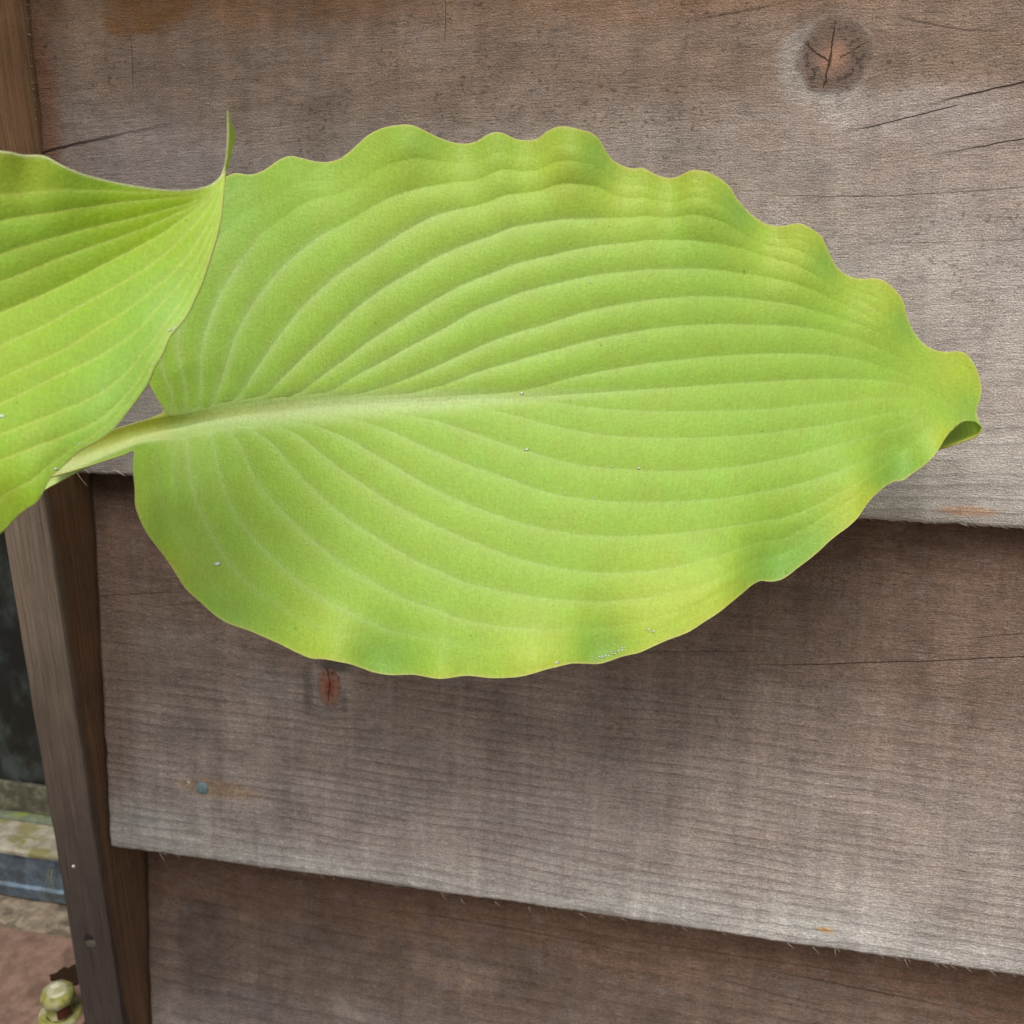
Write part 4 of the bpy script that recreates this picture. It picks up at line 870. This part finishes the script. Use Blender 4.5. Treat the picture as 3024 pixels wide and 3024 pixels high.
def grime(name, c1, c2, c3, f3=.5, sc=160, rough=.85, spec=.2, seed=0., thr=(.48, .58)):
    g = G(name, rough, spec)
    n1 = g.noise(sc, sc, seed, 4, .6, sy=sc); n2 = g.noise(sc * .45, sc * .6, seed + 3, 3, .5, sy=sc * .6, dist=.4); n3 = g.noise(1400, 1400, seed + 5, 3, .7, sy=1400)
    col = g.mix(g.sm(n1, .35, .65), c1, c2); col = g.mix(g.mul(g.sm(n2, *thr), f3), col, c3)
    g.color(g.scale_col(col, g.m_('MULTIPLY_ADD', n3, .9, .55))); g.bump(g.add(n3, n1), .0005, .6)
    return g
pane = G('dirty_reflecting_glass', .3, .5)
pn = pane.noise(45, 30, 3, 4, .65); pane.color(pane.mix(pane.sm(pn, .45, .75), srgb(17, 21, 21), srgb(58, 68, 66)))  # lighter blotches are murky reflections painted into the glass colour
prism('pane', [(.108, zat(2330, .108)), (.112, zat(2330, .108)), (.112, .30), (.108, .30)], pane.m, rough=0, nx=2)
z1, z2, z3 = zat(2317, .105), zat(2405, .103), zat(2428, .100)
prism('glazing_bar', [(.105, z2), (.105, z1), (.1075, z1), (.125, z1), (.125, z2)], grime('grimy_frame', srgb(104, 102, 84), srgb(74, 72, 58), srgb(60, 56, 46), .5, seed=2).m, seed=3)
prism('glazing_bead', [(.100, z3), (.1005, z2 - .0015), (.104, z2 - .0002), (.125, z2 - .0002), (.125, z3)], grime('mossy_bead', srgb(108, 116, 94), srgb(90, 98, 80), srgb(120, 128, 48), .7, sc=120, seed=5).m, seed=5)
zs1 = zat(2429, .0995); zs2 = zat(2515, .072)
prism('sill', [(.072, zs2 - .0035), (.0715, zs2), (.074, zs2 + .0008), (.0995, zs1), (.125, zs1), (.125, zs2 - .0035)], grime('lichen_sill', srgb(166, 160, 142), srgb(138, 132, 116), srgb(120, 116, 62), .8, sc=150, seed=7.3, thr=(.44, .62)).m, seed=7)
gmet = grime('dull_metal', srgb(118, 136, 150), srgb(92, 108, 122), srgb(70, 72, 66), .5, sc=140, rough=.38, spec=.5, seed=8.1); gmet.b.inputs['Metallic'].default_value = .55
zm1, zm2, zm3 = zs2 - .0045, zat(2612, .075), zat(2657, .073)
prism('metal_strip', [(.0755, zm2), (.0755, zm1), (.11, zm1), (.11, zm3), (.0745, zm3), (.0735, zm2 - .001)], gmet.m, seed=9)
zl1, zl2 = zat(2662, .0735), zat(2748, .052)
prism('ledge', [(.052, zl2 - .002), (.052, zl2), (.0735, zl1), (.125, zl1), (.125, zl2 - .002)], grime('dusty_ledge', srgb(150, 136, 116), srgb(120, 106, 90), srgb(70, 62, 50), .6, sc=150, seed=11).m, seed=11)
zb1 = zat(2754, .0505); zb2 = zb1 - .012
slab = prism('base_board', [(-.045, zb2), (.0505, zb1), (.125, zb1), (.125, -.62), (-.045, -.62)], grime('pinkish_board', srgb(136, 110, 94), srgb(116, 92, 78), srgb(72, 56, 46), .4, sc=120, seed=13, thr=(.52, .66)).m, seed=13)
# old capped bolt on the base board
axis = np.array([.10, -.10, 1.0]); axis /= np.linalg.norm(axis)
nS = np.array([0, -(zb1 - zb2), .0955]); nS /= np.linalg.norm(nS)
bp = on_plane(np.array([(180., 2996.)]), (0, .0505, zb1), nS)[0]
glich = grime('lichened_plastic', srgb(150, 147, 78), srgb(118, 116, 58), srgb(160, 157, 132), .7, sc=260, rough=.7, spec=.3, seed=17, thr=(.45, .62))

fx = np.cross(axis, (0, 0, 1.)); fx /= np.linalg.norm(fx); fz = np.cross(axis, fx)
def frame(o, p):                         # local -Y along the bolt's axis
    M = Matrix(((fx[0], -axis[0], fz[0], p[0]), (fx[1], -axis[1], fz[1], p[1]), (fx[2], -axis[2], fz[2], p[2]), (0, 0, 0, 1)))
    o.matrix_basis = M
V, F = lathe([(.0062, -.0022), (.0088, -.0022), (.0096, -.0014), (.0098, .0004), (.0094, .0060)], 30)
bolt = mesh_obj('bolt', V, F, glich.m); frame(bolt, bp); bolt.scale = (1.15, 1.15, 1.15); bolt.parent = shed; bolt.matrix_parent_inverse = Matrix.Translation(shed.location).inverted()
bolt['label'] = 'lichen covered capped bolt with a dark red slot'
V, F = lathe([(.0030, -.0150), (.0034, -.0157), (.0046, -.0159), (.0066, -.0152), (.0076, -.0138), (.0077, -.0112), (.0066, -.0104), (.0060, -.0100), (.0060, -.0010)], 9)
cap = mesh_obj('bolt_cap', V, F, glich.m); cap.parent = bolt; cap.rotation_euler = (0, 0, 0)
V, F = lathe([(.00005, -.0163), (.0010, -.0163), (.0040, -.0164), (.0046, -.0160), (.0048, -.0150)], 11)
o = mesh_obj('cap_stud', V, F, grime('pale_lichen', srgb(206, 200, 176), srgb(180, 178, 130), srgb(120, 118, 80), .5, seed=19).m); o.parent = bolt
gslot = G('dark_red_plastic', .5); gslot.color(srgb(78, 38, 28))
# the slot faces the viewer: a small curved plate let into the barrel
view = CAM - bp; vx, vz = float(view @ fx), float(view @ fz); a0 = math.atan2(vz, vx) + .28
V, F = [], []
for i, a in enumerate(np.linspace(a0 - .55, a0 + .55, 7)):
    for r, y in ((.00625, -.0094), (.00625, -.0034), (.0056, -.0034), (.0056, -.0094)): V.append((r * math.cos(a), y, r * math.sin(a)))
for i in range(6):
    for j in range(4): F.append([i * 4 + j, i * 4 + (j + 1) % 4, i * 4 + 4 + (j + 1) % 4, i * 4 + 4 + j])
F += [[0, 1, 2, 3], [27, 26, 25, 24]]
o = mesh_obj('slot', V, F, gslot.m, smooth=False); o.parent = bolt
# dark hole eaten into the board above the bolt, and old web
ghole = G('rotten_wood', .95, .1); ghole.color(srgb(44, 30, 18))
hp = on_plane(np.array([(200., 2886.)]), (0, .0505, zb1), nS)[0]
t2 = np.cross((1., 0, 0), nS); V, F = [hp + nS * .0004], []
n = 44
for i in range(n):
    a = 2 * math.pi * i / n; r = 1 + .30 * float(noise1(np.array([i * .9]), 31)[0]) + .35 * float(noise1(np.array([i * .3]), 37)[0])
    V.append(hp + np.array([1., 0, 0]) * .0092 * r * math.cos(a) + t2 * .0075 * r * math.sin(a) + nS * .0005)
for i in range(n):
    V.append(V[1 + i] - nS * .0015)
for i in range(n): F.append([0, 1 + i, 1 + (i + 1) % n]); F.append([1 + i, 1 + n + i, 1 + n + (i + 1) % n, 1 + (i + 1) % n])
o = mesh_obj('rot_hole', V, F, ghole.m, smooth=False); keep(o, shed)
gweb = G('old_cobweb', .9); gweb.color(srgb(128, 132, 116))
parts = []
for k in range(16):
    a = onY(np.array([(150 + random.uniform(-16, 16), 2562. + random.uniform(0, 25))]), .071)[0]; b_ = onY(np.array([(random.uniform(112, 200), random.uniform(2640, 2695))]), .066)[0]
    mid_ = (a + b_) / 2 + np.array([random.uniform(-.002, .002), -.002, 0])
    parts.append(tube([a, (a + mid_) / 2, mid_, (b_ + mid_) / 2, b_], .00008, .00006, 4))
V, F = join(parts); o = mesh_obj('cobweb', V, F, gweb.m); keep(o, shed); o['kind'] = 'stuff'

# ------------------------------------------------------------------ ground
gg = G('garden_soil', .95, .1)
n1 = gg.noise(9, 9, 1, 5, .7, sy=9); n2 = gg.noise(60, 60, 3, 4, .7, sy=60)
gg.color(gg.scale_col(gg.mix(n1, srgb(96, 80, 64), srgb(130, 116, 98)), gg.m_('MULTIPLY_ADD', n2, .8, .6)))
ground = mesh_obj('ground', [(-60, -60, -.605), (60, -60, -.605), (60, 60, -.605), (-60, 60, -.605)], [[0, 1, 2, 3]], gg.m)
ground['kind'] = 'structure'
